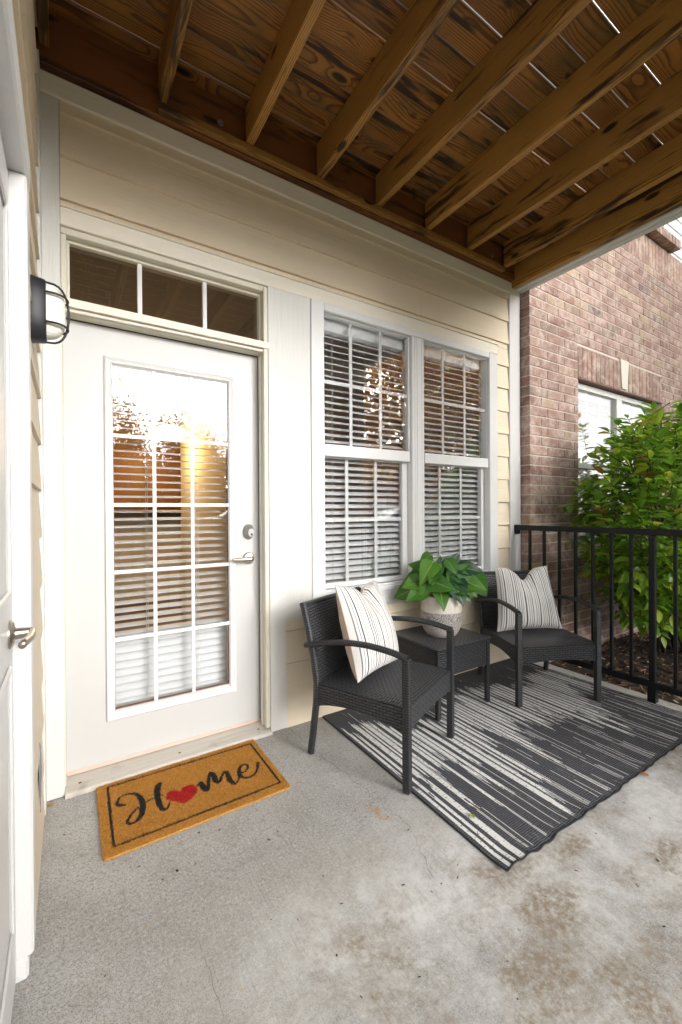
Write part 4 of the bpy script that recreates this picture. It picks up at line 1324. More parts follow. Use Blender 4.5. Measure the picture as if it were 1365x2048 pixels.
PLV = [leaf_mesh('leaf', 1.0, 0.76, 0.56, 0.24, d, 0.14, 6, 12, 0.02, s) for d, s in ((0.28, 0), (0.42, 1), (0.16, 2), (0.55, 4))]
PLL = [me.copy() for me in PLV]
for me in PLV: me.materials.append(M['house_leaf'])
for me in PLL: me.materials.append(M['house_leaf_lime'])
random.seed(5)
rt = Vector((0.842, -0.540, 0)); fw = Vector((-0.54, -0.842, 0))
def place_leaf(tip, base, scale, roll=0.0, var=0):
    """leaf laid from base towards tip"""
    d = (Vector(tip)-Vector(base))
    yv = d.normalized()
    zv = Vector((0, 0, 0.55))+fw*0.75+Vector((base[0]+tip[0], base[1]+tip[1], 0))*0.9
    zv = (zv-yv*zv.dot(yv)).normalized()
    if zv.length < 0.1: zv = Vector((0, -1, 0))
    xv = yv.cross(zv)
    m_ = Matrix((xv, yv, zv)).transposed()
    m_ = m_ @ Matrix.Rotation(roll, 3, 'Y')
    o = obj('leaf', (PLL if Vector(tip).dot(rt) < -0.02 or var % 9 == 8 else PLV)[var % len(PLV)], None, pp, loc=Vector(base), rot=m_.to_euler())
    L = d.length*1.02
    o.scale = (L*scale, L, L)
    st = MB().tube([(base[0]*0.15, base[1]*0.15, 0.22), (base[0]*0.5, base[1]*0.5, 0.24+(base[2]-0.22)*0.7), base], [0.004, 0.0035, 0.0025], 6)
    obj('stem', st.me('stem', smooth=True), 'green_stem', pp, loc=(0, 0, 0))
# camera-facing right is (0.84,-0.54): big leaves hand placed round the pot, then a filling
def P3(a, b_, z): return tuple(rt*a+fw*b_+Vector((0, 0, z)))
spec = [((-0.31, 0.05, 0.255), (-0.12, 0.06, 0.33)), ((-0.24, 0.02, 0.385), (-0.09, 0.02, 0.385)), ((-0.20, -0.04, 0.46), (-0.05, -0.02, 0.40)),
        ((-0.02, 0.10, 0.47), (-0.09, 0.06, 0.345)), ((0.02, 0.20, 0.335), (-0.10, 0.06, 0.36)), ((-0.10, 0.14, 0.31), (-0.05, 0.05, 0.385)),
        ((0.11, 0.02, 0.52), (0.00, 0.03, 0.355)), ((0.08, -0.06, 0.49), (0.01, -0.01, 0.36)), ((0.18, 0.0, 0.425), (0.05, 0.03, 0.36)), ((0.26, -0.05, 0.435), (0.10, -0.03, 0.42)),
        ((0.24, 0.06, 0.345), (0.06, 0.05, 0.39)), ((0.345, 0.03, 0.265), (0.17, 0.03, 0.385)), ((0.10, 0.18, 0.245), (0.06, 0.07, 0.36)), ((-0.02, 0.19, 0.235), (-0.03, 0.07, 0.31)),
        ((0.02, 0.14, 0.31), (0.08, 0.03, 0.40)), ((-0.12, -0.12, 0.42), (-0.03, -0.05, 0.40)), ((0.10, -0.20, 0.40), (0.03, -0.07, 0.39)), ((-0.20, 0.10, 0.30), (-0.07, 0.06, 0.35)),
        ((0.20, 0.12, 0.27), (0.09, 0.07, 0.37)), ((-0.15, 0.0, 0.44), (-0.03, 0.0, 0.38)), ((0.0, 0.0, 0.50), (-0.02, 0.0, 0.37)), ((0.22, -0.12, 0.36), (0.08, -0.06, 0.38)),
        ((-0.08, 0.12, 0.40), (0.0, 0.04, 0.36)), ((0.06, 0.13, 0.38), (0.0, 0.05, 0.35)), ((0.15, 0.08, 0.46), (0.04, 0.03, 0.37)), ((0.16, 0.05, 0.31), (0.05, 0.04, 0.34))]
for _ in range(28):
    a_ = random.uniform(-0.26, 0.28); d_ = random.uniform(-0.08, 0.16); z_ = random.uniform(0.27, 0.44)
    spec.append(((a_, d_, z_), (a_*0.45, d_*0.4, z_+random.uniform(0.0, 0.08))))
for i, (tp_, bs_) in enumerate(spec):
    place_leaf(P3(*tp_), P3(*bs_), random.uniform(0.95, 1.2), random.uniform(-0.35, 0.35), i)

# ------------------------------------------------------------------ doormat
MX0, MX1, MY0, MY1, MZ = 0.186, 0.903, -0.479, -0.024, 0.014
mat_ = thing('doormat', 'orange brown coir doormat reading Home with a red heart, in front of the entry door', 'doormat', ((MX0+MX1)/2, (MY0+MY1)/2, 0))
# lettering measured on the mat as fractions of its width and depth, y up
def crop2mat(a, b_):
    # homography of the mat corners: TL(48,368) TR(1058,45) BR(1288,365) BL(85,850)
    return HM(a, b_)
src = np.array([(48, 368), (1058, 45), (1288, 365), (85, 850)], float)
dst = np.array([(0, 1), (1, 1), (1, 0), (0, 0)], float)
A_ = []
for (x, y_), (X, Y) in zip(src, dst):
    A_.append([x, y_, 1, 0, 0, 0, -X*x, -X*y_, -X]); A_.append([0, 0, 0, x, y_, 1, -Y*x, -Y*y_, -Y])
_, _, Vt = np.linalg.svd(np.array(A_))
H_ = Vt[-1].reshape(3, 3)
def HM(a, b_):
    q = H_ @ np.array([a, b_, 1.0])
    return (q[0]/q[2]*(MX1-MX0)+MX0, q[1]/q[2]*(MY1-MY0)+MY0)
def spline(pts, n=8):
    out = []
    P = [pts[0]]+list(pts)+[pts[-1]]
    for i in range(1, len(P)-2):
        p0, p1, p2, p3 = (np.array(P[i+k]) for k in (-1, 0, 1, 2))
        for k in range(n):
            t = k/n
            out.append(0.5*((2*p1)+(-p0+p2)*t+(2*p0-5*p1+4*p2-p3)*t*t+(-p0+3*p1-3*p2+p3)*t**3))
    out.append(np.array(P[-2]))
    return out
strokes = []
def stroke(pts):      # (crop x, crop y, half width mm)
    w = [(*HM(a, b_), c/1000) for a, b_, c in pts]
    strokes.append(np.array(spline(w)))
stroke([(222, 486, 7), (190, 487, 9), (178, 470, 6), (200, 432, 5), (255, 410, 6), (310, 418, 9), (338, 470, 12), (335, 540, 11), (300, 592, 7), (255, 613, 6), (240, 596, 6), (262, 555, 5), (320, 495, 4), (400, 445, 4), (470, 420, 4)])
stroke([(448, 346, 12), (434, 395, 13), (440, 455, 12), (460, 508, 10), (486, 518, 6), (505, 495, 4), (513, 468, 3)])
stroke([(692, 362, 3), (712, 335, 7), (728, 365, 13), (752, 388, 11), (764, 350, 8), (768, 300, 8), (778, 268, 6)])
stroke([(778, 268, 6), (798, 285, 12), (810, 325, 12), (835, 332, 8), (852, 295, 7), (868, 266, 5), (885, 275, 10), (900, 318, 12), (928, 348, 8), (955, 325, 4), (966, 290, 6)])
stroke([(966, 290, 9), (962, 262, 9), (976, 226, 7), (1004, 216, 6), (1020, 232, 6), (1005, 260, 5), (975, 272, 5)])
stroke([(964, 280, 10), (980, 302, 9), (1020, 305, 7), (1058, 285, 6), (1080, 248, 6), (1084, 206, 8)])
for a, b_ in (((118, 366), (1040, 76)), ((1040, 76), (1222, 340)), ((1222, 340), (150, 765)), ((150, 765), (118, 366))):
    p, q = HM(*a), HM(*b_)
    strokes.append(np.array([(p[0]+(q[0]-p[0])*i/40, p[1]+(q[1]-p[1])*i/40, 0.0052) for i in range(41)]))
heart = np.array([HM(a, b_) for a, b_ in spline([(489, 432), (505, 400), (545, 387), (583, 394), (605, 368), (645, 350), (682, 360), (694, 388), (676, 420), (645, 452), (612, 474), (570, 470), (520, 458), (492, 448), (489, 432)], 4)])
def classify(xy):
    k = np.zeros(len(xy), int)
    for s in strokes:
        for i in range(len(s)-1):
            a, b_ = s[i, :2], s[i+1, :2]
            w = max(s[i, 2], s[i+1, 2])
            lo_b = np.minimum(a, b_)-w; hi_b = np.maximum(a, b_)+w
            idx = np.nonzero(((xy > lo_b) & (xy < hi_b)).all(1))[0]
            if len(idx) == 0: continue
            d = b_-a; t = np.clip(((xy[idx]-a)@d)/max(d@d, 1e-12), 0, 1)
            dist = np.linalg.norm(xy[idx]-(a+t[:, None]*d), axis=1)
            ww = s[i, 2]+(s[i+1, 2]-s[i, 2])*t
            k[idx[dist < ww]] = 1
    inside = np.zeros(len(xy), bool)
    hx, hy = heart[:, 0], heart[:, 1]
    for i in range(len(heart)-1):
        c = ((hy[i] > xy[:, 1]) != (hy[i+1] > xy[:, 1]))
        xi = hx[i]+(xy[:, 1]-hy[i])*(hx[i+1]-hx[i])/((hy[i+1]-hy[i]) if hy[i+1] != hy[i] else 1e-9)
        inside ^= c & (xy[:, 0] < xi)
    k[inside] = 2
    return k
nx, ny = 160, 102
vs = [(MX0+(MX1-MX0)*i/nx+0.0, MY0+(MY1-MY0)*j/ny, MZ-0.004) for j in range(ny+1) for i in range(nx+1)]
fs = [(j*(nx+1)+i, j*(nx+1)+i+1, (j+1)*(nx+1)+i+1, (j+1)*(nx+1)+i) for j in range(ny) for i in range(nx)]
cen = np.array([(MX0+(MX1-MX0)*(i+.5)/nx, MY0+(MY1-MY0)*(j+.5)/ny) for j in range(ny) for i in range(nx)])
kk = classify(cen)
b0 = len(vs)
bxm = MB().box(MX0+0.002, MX1-0.002, MY0+0.002, MY1-0.002, 0.001, MZ-0.0045)
vs += bxm.v; fs += [tuple(i+b0 for i in q) for q in bxm.f]
me = mesh('mat_base', vs, fs)
for mm in ('coir', 'coir_black', 'coir_red'): me.materials.append(M[mm])
me.polygons.foreach_set('material_index', list(map(int, kk))+[0]*6)
obj('mat_base', me, None, mat_, loc=-Vector(mat_.location))
NF = 52000
edge = 0.004
bxy = np.column_stack([rng.uniform(MX0-0.002, MX1+0.002, NF), rng.uniform(MY0-0.002, MY1+0.002, NF)])
kf = classify(bxy)
ang = rng.uniform(0, 2*np.pi, NF); hgt = rng.uniform(0.004, 0.011, NF); wd = rng.uniform(0.0007, 0.0014, NF)
lean = rng.normal(0, 0.0035, (NF, 2))
z0 = np.full(NF, MZ-0.006)
dx, dy = np.cos(ang)*wd, np.sin(ang)*wd
V = np.empty((NF, 3, 3))
V[:, 0] = np.column_stack([bxy[:, 0]-dx, bxy[:, 1]-dy, z0]); V[:, 1] = np.column_stack([bxy[:, 0]+dx, bxy[:, 1]+dy, z0])
V[:, 2] = np.column_stack([bxy[:, 0]+lean[:, 0], bxy[:, 1]+lean[:, 1], z0+hgt])
def tri_mesh(name, V):
    me = bpy.data.meshes.new(name)
    n = len(V)
    me.vertices.add(3*n); me.vertices.foreach_set('co', V.reshape(-1))
    me.loops.add(3*n); me.loops.foreach_set('vertex_index', np.arange(3*n, dtype=np.int32))
    me.polygons.add(n); me.polygons.foreach_set('loop_start', np.arange(0, 3*n, 3, dtype=np.int32))
    me.update(calc_edges=True)
    return me
me = tri_mesh('coir_pile', V)
for mm in ('coir', 'coir_black', 'coir_red'): me.materials.append(M[mm])
me.polygons.foreach_set('material_index', kf.astype(np.int32))
cp = obj('coir_pile', me, None, mat_, loc=-Vector(mat_.location)); cp['kind'] = 'stuff'

# ------------------------------------------------------------------ rug
rug = thing('outdoor_rug', 'charcoal flatweave outdoor rug with broken white stripes under the wicker chairs', 'rug', (2.22, -0.63, 0))
RX0, RX1, RY0, RY1 = 1.318, 3.150, -1.268, 0.012
nx, ny = 560, 118
random.seed(21)
bars = []
x = RX0+0.018
while x < RX1-0.03:
    w = random.choice([0.015, 0.019, 0.023, 0.028])
    tx = (x-RX0)/(RX1-RX0)
    env_e = -1.20+0.42*min(1, tx*1.5)+0.16*math.sin(x*9.0)+random.uniform(-0.14, 0.14)
    env_s = -0.14-0.14*(0.5+0.5*math.sin(x*7.0+1.0))-random.uniform(0, 0.16)
    s0 = env_s
    while s0 > env_e:
        e0 = s0-random.uniform(0.25, 0.9)
        if e0 < env_e+0.12: e0 = env_e
        bars.append((x, x+w, e0, s0))
        s0 = e0-random.uniform(0.03, 0.12)
        if random.random() < 0.5: break
    x += w+random.choice([0.009, 0.012, 0.016, 0.022])
gx = np.linspace(0, 1, nx+1); gy = np.linspace(0, 1, ny+1)
VS = np.zeros((ny+1, nx+1, 3))
for j in range(ny+1):
    for i in range(nx+1):
        a, b_ = gx[i], gy[j]
        X = RX0+(RX1-RX0)*a; Y = RY0+(RY1-RY0)*b_
        fe = max(0, 1-b_/0.055)            # front selvedge lifts and scallops
        Z = 0.005
        if fe > 0:
            Z += fe*(0.004+0.004*math.sin(X*37+math.sin(X*11)*2.5)+0.002*math.sin(X*83))
            Y += fe*(0.003*math.sin(X*23+1)+0.0025*math.sin(X*57+2*math.sin(X*9)))
            Z = max(Z, 0.0035)
        X += 0.010*math.sin(b_*3.0)*(1-a)+0.022*(b_**2)*(1-a)
        Z += 0.0012*mnoise.noise(Vector((X*4, Y*4, 0)))
        VS[j, i] = (X, Y, Z)
mi = np.zeros((ny, nx), int)
cxs = RX0+(RX1-RX0)*(np.arange(nx)+.5)/nx
cys = RY0+(RY1-RY0)*(np.arange(ny)+.5)/ny
for (xa, xb, e0, s0) in bars:
    for i in np.nonzero((cxs > xa) & (cxs < xb))[0]:
        je = e0+random.uniform(-0.07, 0.05); js = s0+random.uniform(-0.05, 0.05)
        mi[(cys > je) & (cys < js), i] = 1
for i in range(nx):
    if random.random() < 0.12:
        q = RY0+0.02
        while q < -0.45:
            q2 = q+random.uniform(0.08, 0.5)
            mi[(cys > q) & (cys < q2), i] = 1
            q = q2+random.uniform(0.02, 0.25)
fsr = [(j*(nx+1)+i, j*(nx+1)+i+1, (j+1)*(nx+1)+i+1, (j+1)*(nx+1)+i) for j in range(ny) for i in range(nx)]
me = mesh('woven_field', VS.reshape(-1, 3), fsr, True)
me.materials.append(M['rug_dark']); me.materials.append(M['rug_white'])
me.polygons.foreach_set('material_index', mi.reshape(-1).tolist())
obj('woven_field', me, None, rug, loc=-Vector(rug.location))
for row_ in (VS[0], VS[-1], VS[:, 0], VS[:, -1]):
    path = [tuple(p+np.array([0, 0, -0.0012])) for p in row_[::4]]
    obj('edge_binding', MB().tube(path, 0.0034, 6).me('edge_binding', smooth=True), 'rug_edge', rug, loc=-Vector(rug.location))

# ------------------------------------------------------------------ fallen leaves
FL = leaf_mesh('fallen_leaf', 0.045, 0.026, 0.7, 0.5, 0.25, 0.0, 4, 6)
def fallen(label, mat, loc, rz, s=1.0, tilt=0.0):
    me = FL.copy()
    o = obj('fallen_leaf', me, mat, None, loc=loc, rot=(tilt, 0.2, rz))
    o.scale = (s, s, s)
    tag(o, label, 'leaf', 'fallen leaves on the patio')
fallen('yellow leaf lying on concrete at the foot of the left trim board', 'leaf_yellow', (0.035, -0.035, 0.004), R(70), 0.8)
fallen('orange leaf curled up at the front edge of the striped rug', 'leaf_orange', (2.30, -1.30, 0.004), R(20), 0.9, 0.3)
fallen('pale green leaf lying on the white stripes of the rug', 'leaf_lime', (1.42, -1.045, 0.009), R(-30), 0.9)
fallen('tiny orange leaf scrap at the foot of the side wall', 'leaf_orange', (0.006, -0.58, 0.003), R(100), 0.4)
fallen('pale leaf on the concrete beside the rear corner of the rug', 'leaf_lime', (3.175, -0.50, 0.003), R(60), 0.8)
fallen('yellow leaf on bare concrete in front of the rug', 'leaf_yellow', (2.55, -1.42, 0.003), R(150), 0.5)
fallen('brown leaf between the side table and the corner chair', 'leaf_yellow', (2.40, -0.12, 0.010), R(10), 1.0)

# ------------------------------------------------------------------ mulch and litter
NC = 9000
cx = rng.uniform(3.29, 8.0, NC); cy = rng.uniform(-2.3, -0.09, NC)
al = rng.uniform(0, np.pi, NC); ln = rng.uniform(0.02, 0.075, NC); wdt = rng.uniform(0.006, 0.022, NC); tlt = rng.normal(0, 0.35, NC); rl = rng.normal(0, 0.5, NC)
zc = -0.080+rng.uniform(0, 0.02, NC)
ax = np.column_stack([np.cos(al)*np.cos(tlt), np.sin(al)*np.cos(tlt), np.sin(tlt)])*ln[:, None]/2
sx = np.column_stack([-np.sin(al)*np.cos(rl), np.cos(al)*np.cos(rl), np.sin(rl)])*wdt[:, None]/2
c0 = np.column_stack([cx, cy, zc])
Q = np.stack([c0-ax-sx, c0+ax-sx*0.6, c0+ax*0.9+sx, c0-ax*0.8+sx*0.8], 1)
def quad_mesh(name, Q, tone=None, uv=False):
    n, k = Q.shape[0], Q.shape[1]
    me = bpy.data.meshes.new(name)
    me.vertices.add(n*k); me.vertices.foreach_set('co', Q.reshape(-1))
    me.loops.add(n*k); me.loops.foreach_set('vertex_index', np.arange(n*k, dtype=np.int32))
    me.polygons.add(n); me.polygons.foreach_set('loop_start', np.arange(0, n*k, k, dtype=np.int32))
    me.update(calc_edges=True)
    if tone is not None:
        a = me.attributes.new('tone', 'FLOAT', 'POINT'); a.data.foreach_set('value', np.repeat(tone, k))
    return me
mch = obj('bark_mulch', quad_mesh('bark_mulch', Q, rng.random(NC)**1.0), 'mulch')
tag(mch, 'dark bark mulch scattered with dry leaves below the shrub', 'mulch', kind='stuff')

# ------------------------------------------------------------------ shrub
def leaf_base(L=1.0, W=0.5):
    # 6-quad ovate leaf, folded along the midrib, pointed at both ends
    prof = [(0.0, 0.03), (0.22, 0.72), (0.45, 1.0), (0.72, 0.70), (1.0, 0.02)]
    V, U = [], []
    for t, w in prof:
        for s in (-1, 0, 1):
            V.append((s*w*W/2, t*L, abs(s)*w*0.10-0.16*t*t)); U.append((0.5+s*0.5, t))
    F = []
    for j in range(4):
        for i in range(2):
            a = j*3+i
            F.append((a, a+1, a+4, a+3))
    return np.array(V), np.array(U), F
LV, LU, LF = leaf_base()
def foliage_mesh(name, pos, mats, sizes, tones):
    n = len(pos); k = len(LV)
    Vv = np.einsum('nij,kj->nki', mats, LV)*sizes[:, None, None]+pos[:, None, :]
    F = np.array(LF)
    nf = len(F)
    idx = (F[None]+np.arange(n)[:, None, None]*k).reshape(-1)
    me = bpy.data.meshes.new(name)
    me.vertices.add(n*k); me.vertices.foreach_set('co', Vv.reshape(-1))
    me.loops.add(len(idx)); me.loops.foreach_set('vertex_index', idx.astype(np.int32))
    me.polygons.add(n*nf); me.polygons.foreach_set('loop_start', np.arange(0, len(idx), 4, dtype=np.int32))
    me.polygons.foreach_set('use_smooth', np.ones(n*nf, bool))
    me.update(calc_edges=True)
    a = me.attributes.new('tone', 'FLOAT', 'POINT'); a.data.foreach_set('value', np.repeat(tones, k))
    ul = me.uv_layers.new(name='UVMap')
    ul.data.foreach_set('uv', LU[(idx % k)].reshape(-1))
    return me
def orient(dirs, roll):
    """columns x,y,z with y along dirs and z as far up as it goes"""
    y_ = dirs/np.linalg.norm(dirs, axis=1)[:, None]
    up = np.tile([0, 0, 1.0], (len(y_), 1))
    x_ = np.cross(y_, up); x_ /= np.maximum(np.linalg.norm(x_, axis=1), 1e-6)[:, None]
    z_ = np.cross(x_, y_)
    c, s = np.cos(roll)[:, None], np.sin(roll)[:, None]
    x2, z2 = x_*c+z_*s, -x_*s+z_*c
    return np.stack([x2, y_, z2], 2)
SHC = np.array([4.34, -0.74, 1.13]); SHR = np.array([1.10, 0.58, 0.87])
shrub = thing('shrub', 'leafy green shrub with yellowing leaves between the railing and the brick wall', 'shrub', (4.75, -0.60, -0.09))
SO = np.array(shrub.location)
# branches: stems fan out from the base, twigs leave them, leaves stand in pairs on the twigs
stems, twigs = [], []
random.seed(8)
base_pts = [(4.85, -0.50), (4.72, -0.62), (4.95, -0.65), (4.60, -0.52), (5.05, -0.5)]
for i in range(26):
    bxp = random.choice(base_pts)
    th_ = random.uniform(0, 2*math.pi); ph = math.acos(random.uniform(-0.35, 1.0))
    tgt = SHC+SHR*np.array([math.sin(ph)*math.cos(th_), math.sin(ph)*math.sin(th_), math.cos(ph)])*random.uniform(0.75, 0.98)
    p0 = np.array([bxp[0]+random.uniform(-.05, .05), bxp[1]+random.uniform(-.05, .05), -0.09])
    mid = p0*0.5+tgt*0.5+np.array([0, 0, 0.18])
    mid[0] = 0.62*p0[0]+0.38*tgt[0]; mid[1] = 0.62*p0[1]+0.38*tgt[1]
    pts = []
    for k in range(9):
        t = k/8
        pts.append((1-t)**2*p0+2*t*(1-t)*mid+t*t*tgt)
    stems.append(pts)
pos, dirs = [], []
for pts in stems:
    for k in range(2, 9):
        for _ in range(5):
            o = pts[k]+np.array([random.gauss(0, .03) for _ in range(3)])
            d = (o-SHC)/SHR; d = d/max(np.linalg.norm(d), .1)*0.6+np.array([random.gauss(0, .55), random.gauss(0, .55), random.gauss(.25, .45)])
            d /= np.linalg.norm(d)
            L = random.uniform(0.16, 0.34)
            end = o+d*L
            q = (end-SHC)/SHR
            if np.linalg.norm(q) > 1.16: continue
            if end[1] > -0.12 or end[0] < 3.30: continue
            twigs.append((o, end))
# extra shell twigs so that the outline fills
for _ in range(430):
    th_ = random.uniform(0, 2*math.pi); cz = random.uniform(-0.85, 1.0); s = math.sqrt(1-cz*cz)
    nvec = np.array([s*math.cos(th_), s*math.sin(th_), cz])
    lump = 1+0.16*mnoise.noise(Vector(nvec*2.3))
    end = SHC+SHR*nvec*lump*random.uniform(0.86, 1.06)
    if end[1] > -0.13 or end[0] < 3.30: continue
    o = end-(nvec*0.6+np.array([0, 0, 0.25])+np.array([random.gauss(0, .3) for _ in range(3)]))*random.uniform(.12, .22)
    twigs.append((o, end))
# shoots that stick out of the top
for (sx_, sy_, sz_) in ((4.16, -0.62, 2.02), (3.98, -0.66, 1.83), (3.86, -0.75, 1.64), (3.80, -0.70, 1.40), (5.0, -0.62, 2.18), (5.35, -0.6, 2.20), (4.62, -0.66, 2.10), (3.70, -0.62, 0.98), (3.78, -0.66, 0.76), (3.82, -0.55, 0.60), (3.66, -0.70, 1.52), (3.72, -0.6, 1.25), (4.35, -0.75, 2.12), (4.8, -0.9, 2.12)):
    twigs.append((np.array([sx_+0.14, sy_, sz_-0.30]) if sz_ > 1 else np.array([sx_+0.35, sy_, sz_+0.05]), np.array([sx_, sy_, sz_])))
bm_ = MB()
for pts in stems:
    bm_ = MB()
    bm_.tube([tuple(p-SO) for p in pts], [0.016-0.0014*k for k in range(9)], 6)
    obj('branch', bm_.me('branch', smooth=True), 'stem', shrub, loc=(0, 0, 0))
tw = MB()
for o, e in twigs:
    tw.tube([tuple(o-SO), tuple((o+e)/2-SO+np.array([0, 0, .008])), tuple(e-SO)], [0.0032, 0.0026, 0.0016], 4, cap=False)
two = obj('twigs', tw.me('twigs'), 'stem', shrub, loc=(0, 0, 0)); two['kind'] = 'stuff'
for o, e in twigs:
    d = e-o; L = np.linalg.norm(d); d = d/L
    nl = max(3, int(L/0.052))
    side = np.cross(d, [0, 0, 1.0]); side /= max(np.linalg.norm(side), 1e-3)
    for k in range(nl):
        t = 0.25+0.75*(k+0.5)/nl
        for s in (-1, 1):
            dd = d*0.55+side*s*0.85+np.array([random.gauss(0, .25), random.gauss(0, .25), random.gauss(-.15, .3)])
            pos.append(o+(e-o)*t); dirs.append(dd)
    pos.append(e); dirs.append(d+np.array([0, 0, -.1]))
pos = np.array(pos); dirs = np.array(dirs)
nl = len(pos)
sizes = rng.uniform(0.05, 0.125, nl)
mats = orient(dirs, rng.normal(0, 0.35, nl))
tones = np.clip(rng.beta(1.6, 1.6, nl)*0.93+(rng.random(nl) < 0.05)*rng.uniform(0.2, 0.6, nl), 0, 1)
camp = np.array(CAM_POS)
# the 300 that show largest: nearest, on the outer shell towards the camera, inside the frame
shell = np.linalg.norm((pos-SHC)/SHR, axis=1)
tocam = ((pos-SHC)*(camp-SHC)).sum(1)
dist = np.linalg.norm(pos-camp, axis=1)
rel = pos-camp
fwv = np.array(f); rtv = np.array(r2)
uu = (rel@rtv)/(rel@fwv)*FPX+682.5
score = sizes/dist*(shell > 0.85)*(tocam > 0)*(uu < 1380)
order = np.argsort(-score)
big = order[:300]; rest = order[300:]
lme = bpy.data.meshes.new('leaf')
lme.from_pydata([tuple(v) for v in LV], [], LF)
lme.polygons.foreach_set('use_smooth', [True]*len(LF))
ul = lme.uv_layers.new(name='UVMap')
for lp in lme.loops: ul.data[lp.index].uv = tuple(LU[lp.vertex_index])
lme.materials.append(M['shrub_leaf'])
for i in big:
    m_ = Matrix([tuple(row_) for row_ in mats[i]])
    o = obj('leaf', lme, None, shrub, loc=Vector(pos[i]-SO), rot=m_.to_euler())
    o.scale = (sizes[i],)*3
fo = obj('foliage', foliage_mesh('foliage', pos[rest]-SO, mats[rest], sizes[rest], tones[rest]), 'shrub_mass', shrub, loc=(0, 0, 0))
fo['kind'] = 'stuff'

# ------------------------------------------------------------------ the street that the glass mirrors
def tree(name, label, loc, h, crown, nleaf, mat, leaf_s, tr_h, seed, gaps=0.35):
    rs = np.random.default_rng(seed); random.seed(seed)
    t = thing(name, label, 'tree', loc)
    tk = MB()
    tk.tube([(0, 0, -0.1), (0.03, 0.02, tr_h*0.5), (0, 0, tr_h), (0.1, 0.05, h*0.72)], [0.022*h, 0.018*h, 0.015*h, 0.004*h], 10)
    tips = []
    cc = np.array([0, 0, tr_h*0.8+crown[2]])
    for i in range(26):
        th_ = random.uniform(0, 2*math.pi); cz = random.uniform(-0.6, 1.0); s = math.sqrt(1-cz*cz)
        e = cc+np.array(crown)*np.array([s*math.cos(th_), s*math.sin(th_), cz])*random.uniform(0.7, 1.0)
        st_ = np.array([0, 0, tr_h*random.uniform(0.7, 1.4)])
        md = st_*0.45+e*0.55+np.array([0, 0, 0.08*h])
        tk.tube([tuple(st_), tuple(md), tuple(e)], [0.007*h, 0.004*h, 0.0012*h], 5, cap=False)
        tips += [e, md, (e+md)/2]
    obj('trunk', tk.me('trunk', smooth=True), 'bark', t, loc=(0, 0, 0))
    tips = np.array(tips)
    ci = rs.integers(0, len(tips), nleaf)
    p = tips[ci]+rs.normal(0, 1, (nleaf, 3))*np.array(crown)*0.21
    d = rs.normal(0, 1, (nleaf, 3))
    co = obj('crown', foliage_mesh('crown', p, orient(d, rs.normal(0, 1, nleaf)), rs.uniform(0.6, 1.3, nleaf)*leaf_s, rs.random(nleaf)), mat, t, loc=(0, 0, 0))
    co['kind'] = 'stuff'
    return t
tree('autumn_tree', 'large golden autumn tree mirrored in the right half of the twin window', (10.6, -8.6, -0.16), 8.5, (4.4, 3.0, 3.2), 11000, 'autumn_mass', 0.24, 2.6, 3)
tree('autumn_tree', 'round golden street tree mirrored in the entry door glass', (7.6, -31.0, -0.16), 8.8, (3.5, 3.2, 3.3), 12000, 'autumn_mass', 0.24, 2.2, 4)
tree('autumn_tree', 'dark red street tree mirrored at the left edge of the door glass', (1.9, -27.5, -0.16), 9.8, (2.0, 2.0, 3.6), 7000, 'russet_mass', 0.22, 2.2, 9)
tree('autumn_tree', 'golden street tree further along the road', (17.5, -27.0, -0.16), 9.0, (3.4, 3.4, 3.3), 9000, 'autumn_mass', 0.24, 2.4, 6)
tree('evergreen_shrub', 'tall dark evergreen bush mirrored low in the right half of the twin window', (10.2, -5.4, -0.16), 3.6, (1.3, 1.2, 1.7), 5000, 'green_mass', 0.16, 0.4, 7)

rs_ = np.random.default_rng(31)
nd_ = 16000
dp_ = np.column_stack([rs_.uniform(-70, 100, nd_), rs_.uniform(-76, -68, nd_), rs_.gamma(2.0, 1.4, nd_)])
dt = obj('distant_trees', foliage_mesh('distant_trees', dp_, orient(rs_.normal(0, 1, (nd_, 3)), rs_.normal(0, 1, nd_)), rs_.uniform(1.2, 2.4, nd_), rs_.random(nd_)), 'green_mass')
tag(dt, 'low band of distant trees beyond the lawn across the road', 'trees', kind='stuff')
def house(name, label, loc, w, d, h, wall, roof, wx, rz=0.0):
    t = thing(name, label, 'house', loc, rz)
    obj('wall', MB().box(-w/2, w/2, -d/2, d/2, -0.1, h).prism([(-w/2, h), (w/2, h), (0, h+w*0.22)], 'y', -d/2, d/2).me('wall', fix=True), wall, t, loc=(0, 0, 0))
    ro = MB()
    for s in (-1, 1):
        ro.prism([(s*(w/2+0.4), h-0.18), (s*(w/2+0.4), h), (0, h+w*0.22+0.18), (0, h+w*0.22)], 'y', -d/2-0.4, d/2+0.4)
    obj('roof', ro.me('roof', fix=True), roof, t, loc=(0, 0, 0))
    for (x, z) in wx:
        wo_ = obj('window', MB().box(x-0.6, x+0.6, d/2, d/2+0.08, z-0.8, z+0.8).me('window', 0.01), 'vinyl', t, loc=(0, 0, 0))
        obj('pane', MB().box(x-0.5, x+0.5, d/2+0.05, d/2+0.10, z-0.7, z+0.7).me('pane'), 'interior_dark', wo_, loc=(0, 0, 0))
    obj('door', MB().box(-0.5, 0.5, d/2, d/2+0.09, -0.1, 2.1).me('door', 0.01), 'white', t, loc=(0, 0, 0))
    return t
M['yellow_siding'] = plain('yellow_siding', (0.62, 0.42, 0.12), 0.7, nscale=1.5)
M['red_brick'] = plain('far_red_brick', (0.34, 0.12, 0.06), 0.9, nscale=3, var=0.4)
M['shingle'] = plain('roof_shingle', (0.07, 0.065, 0.065), 0.9, nscale=6, var=0.4)
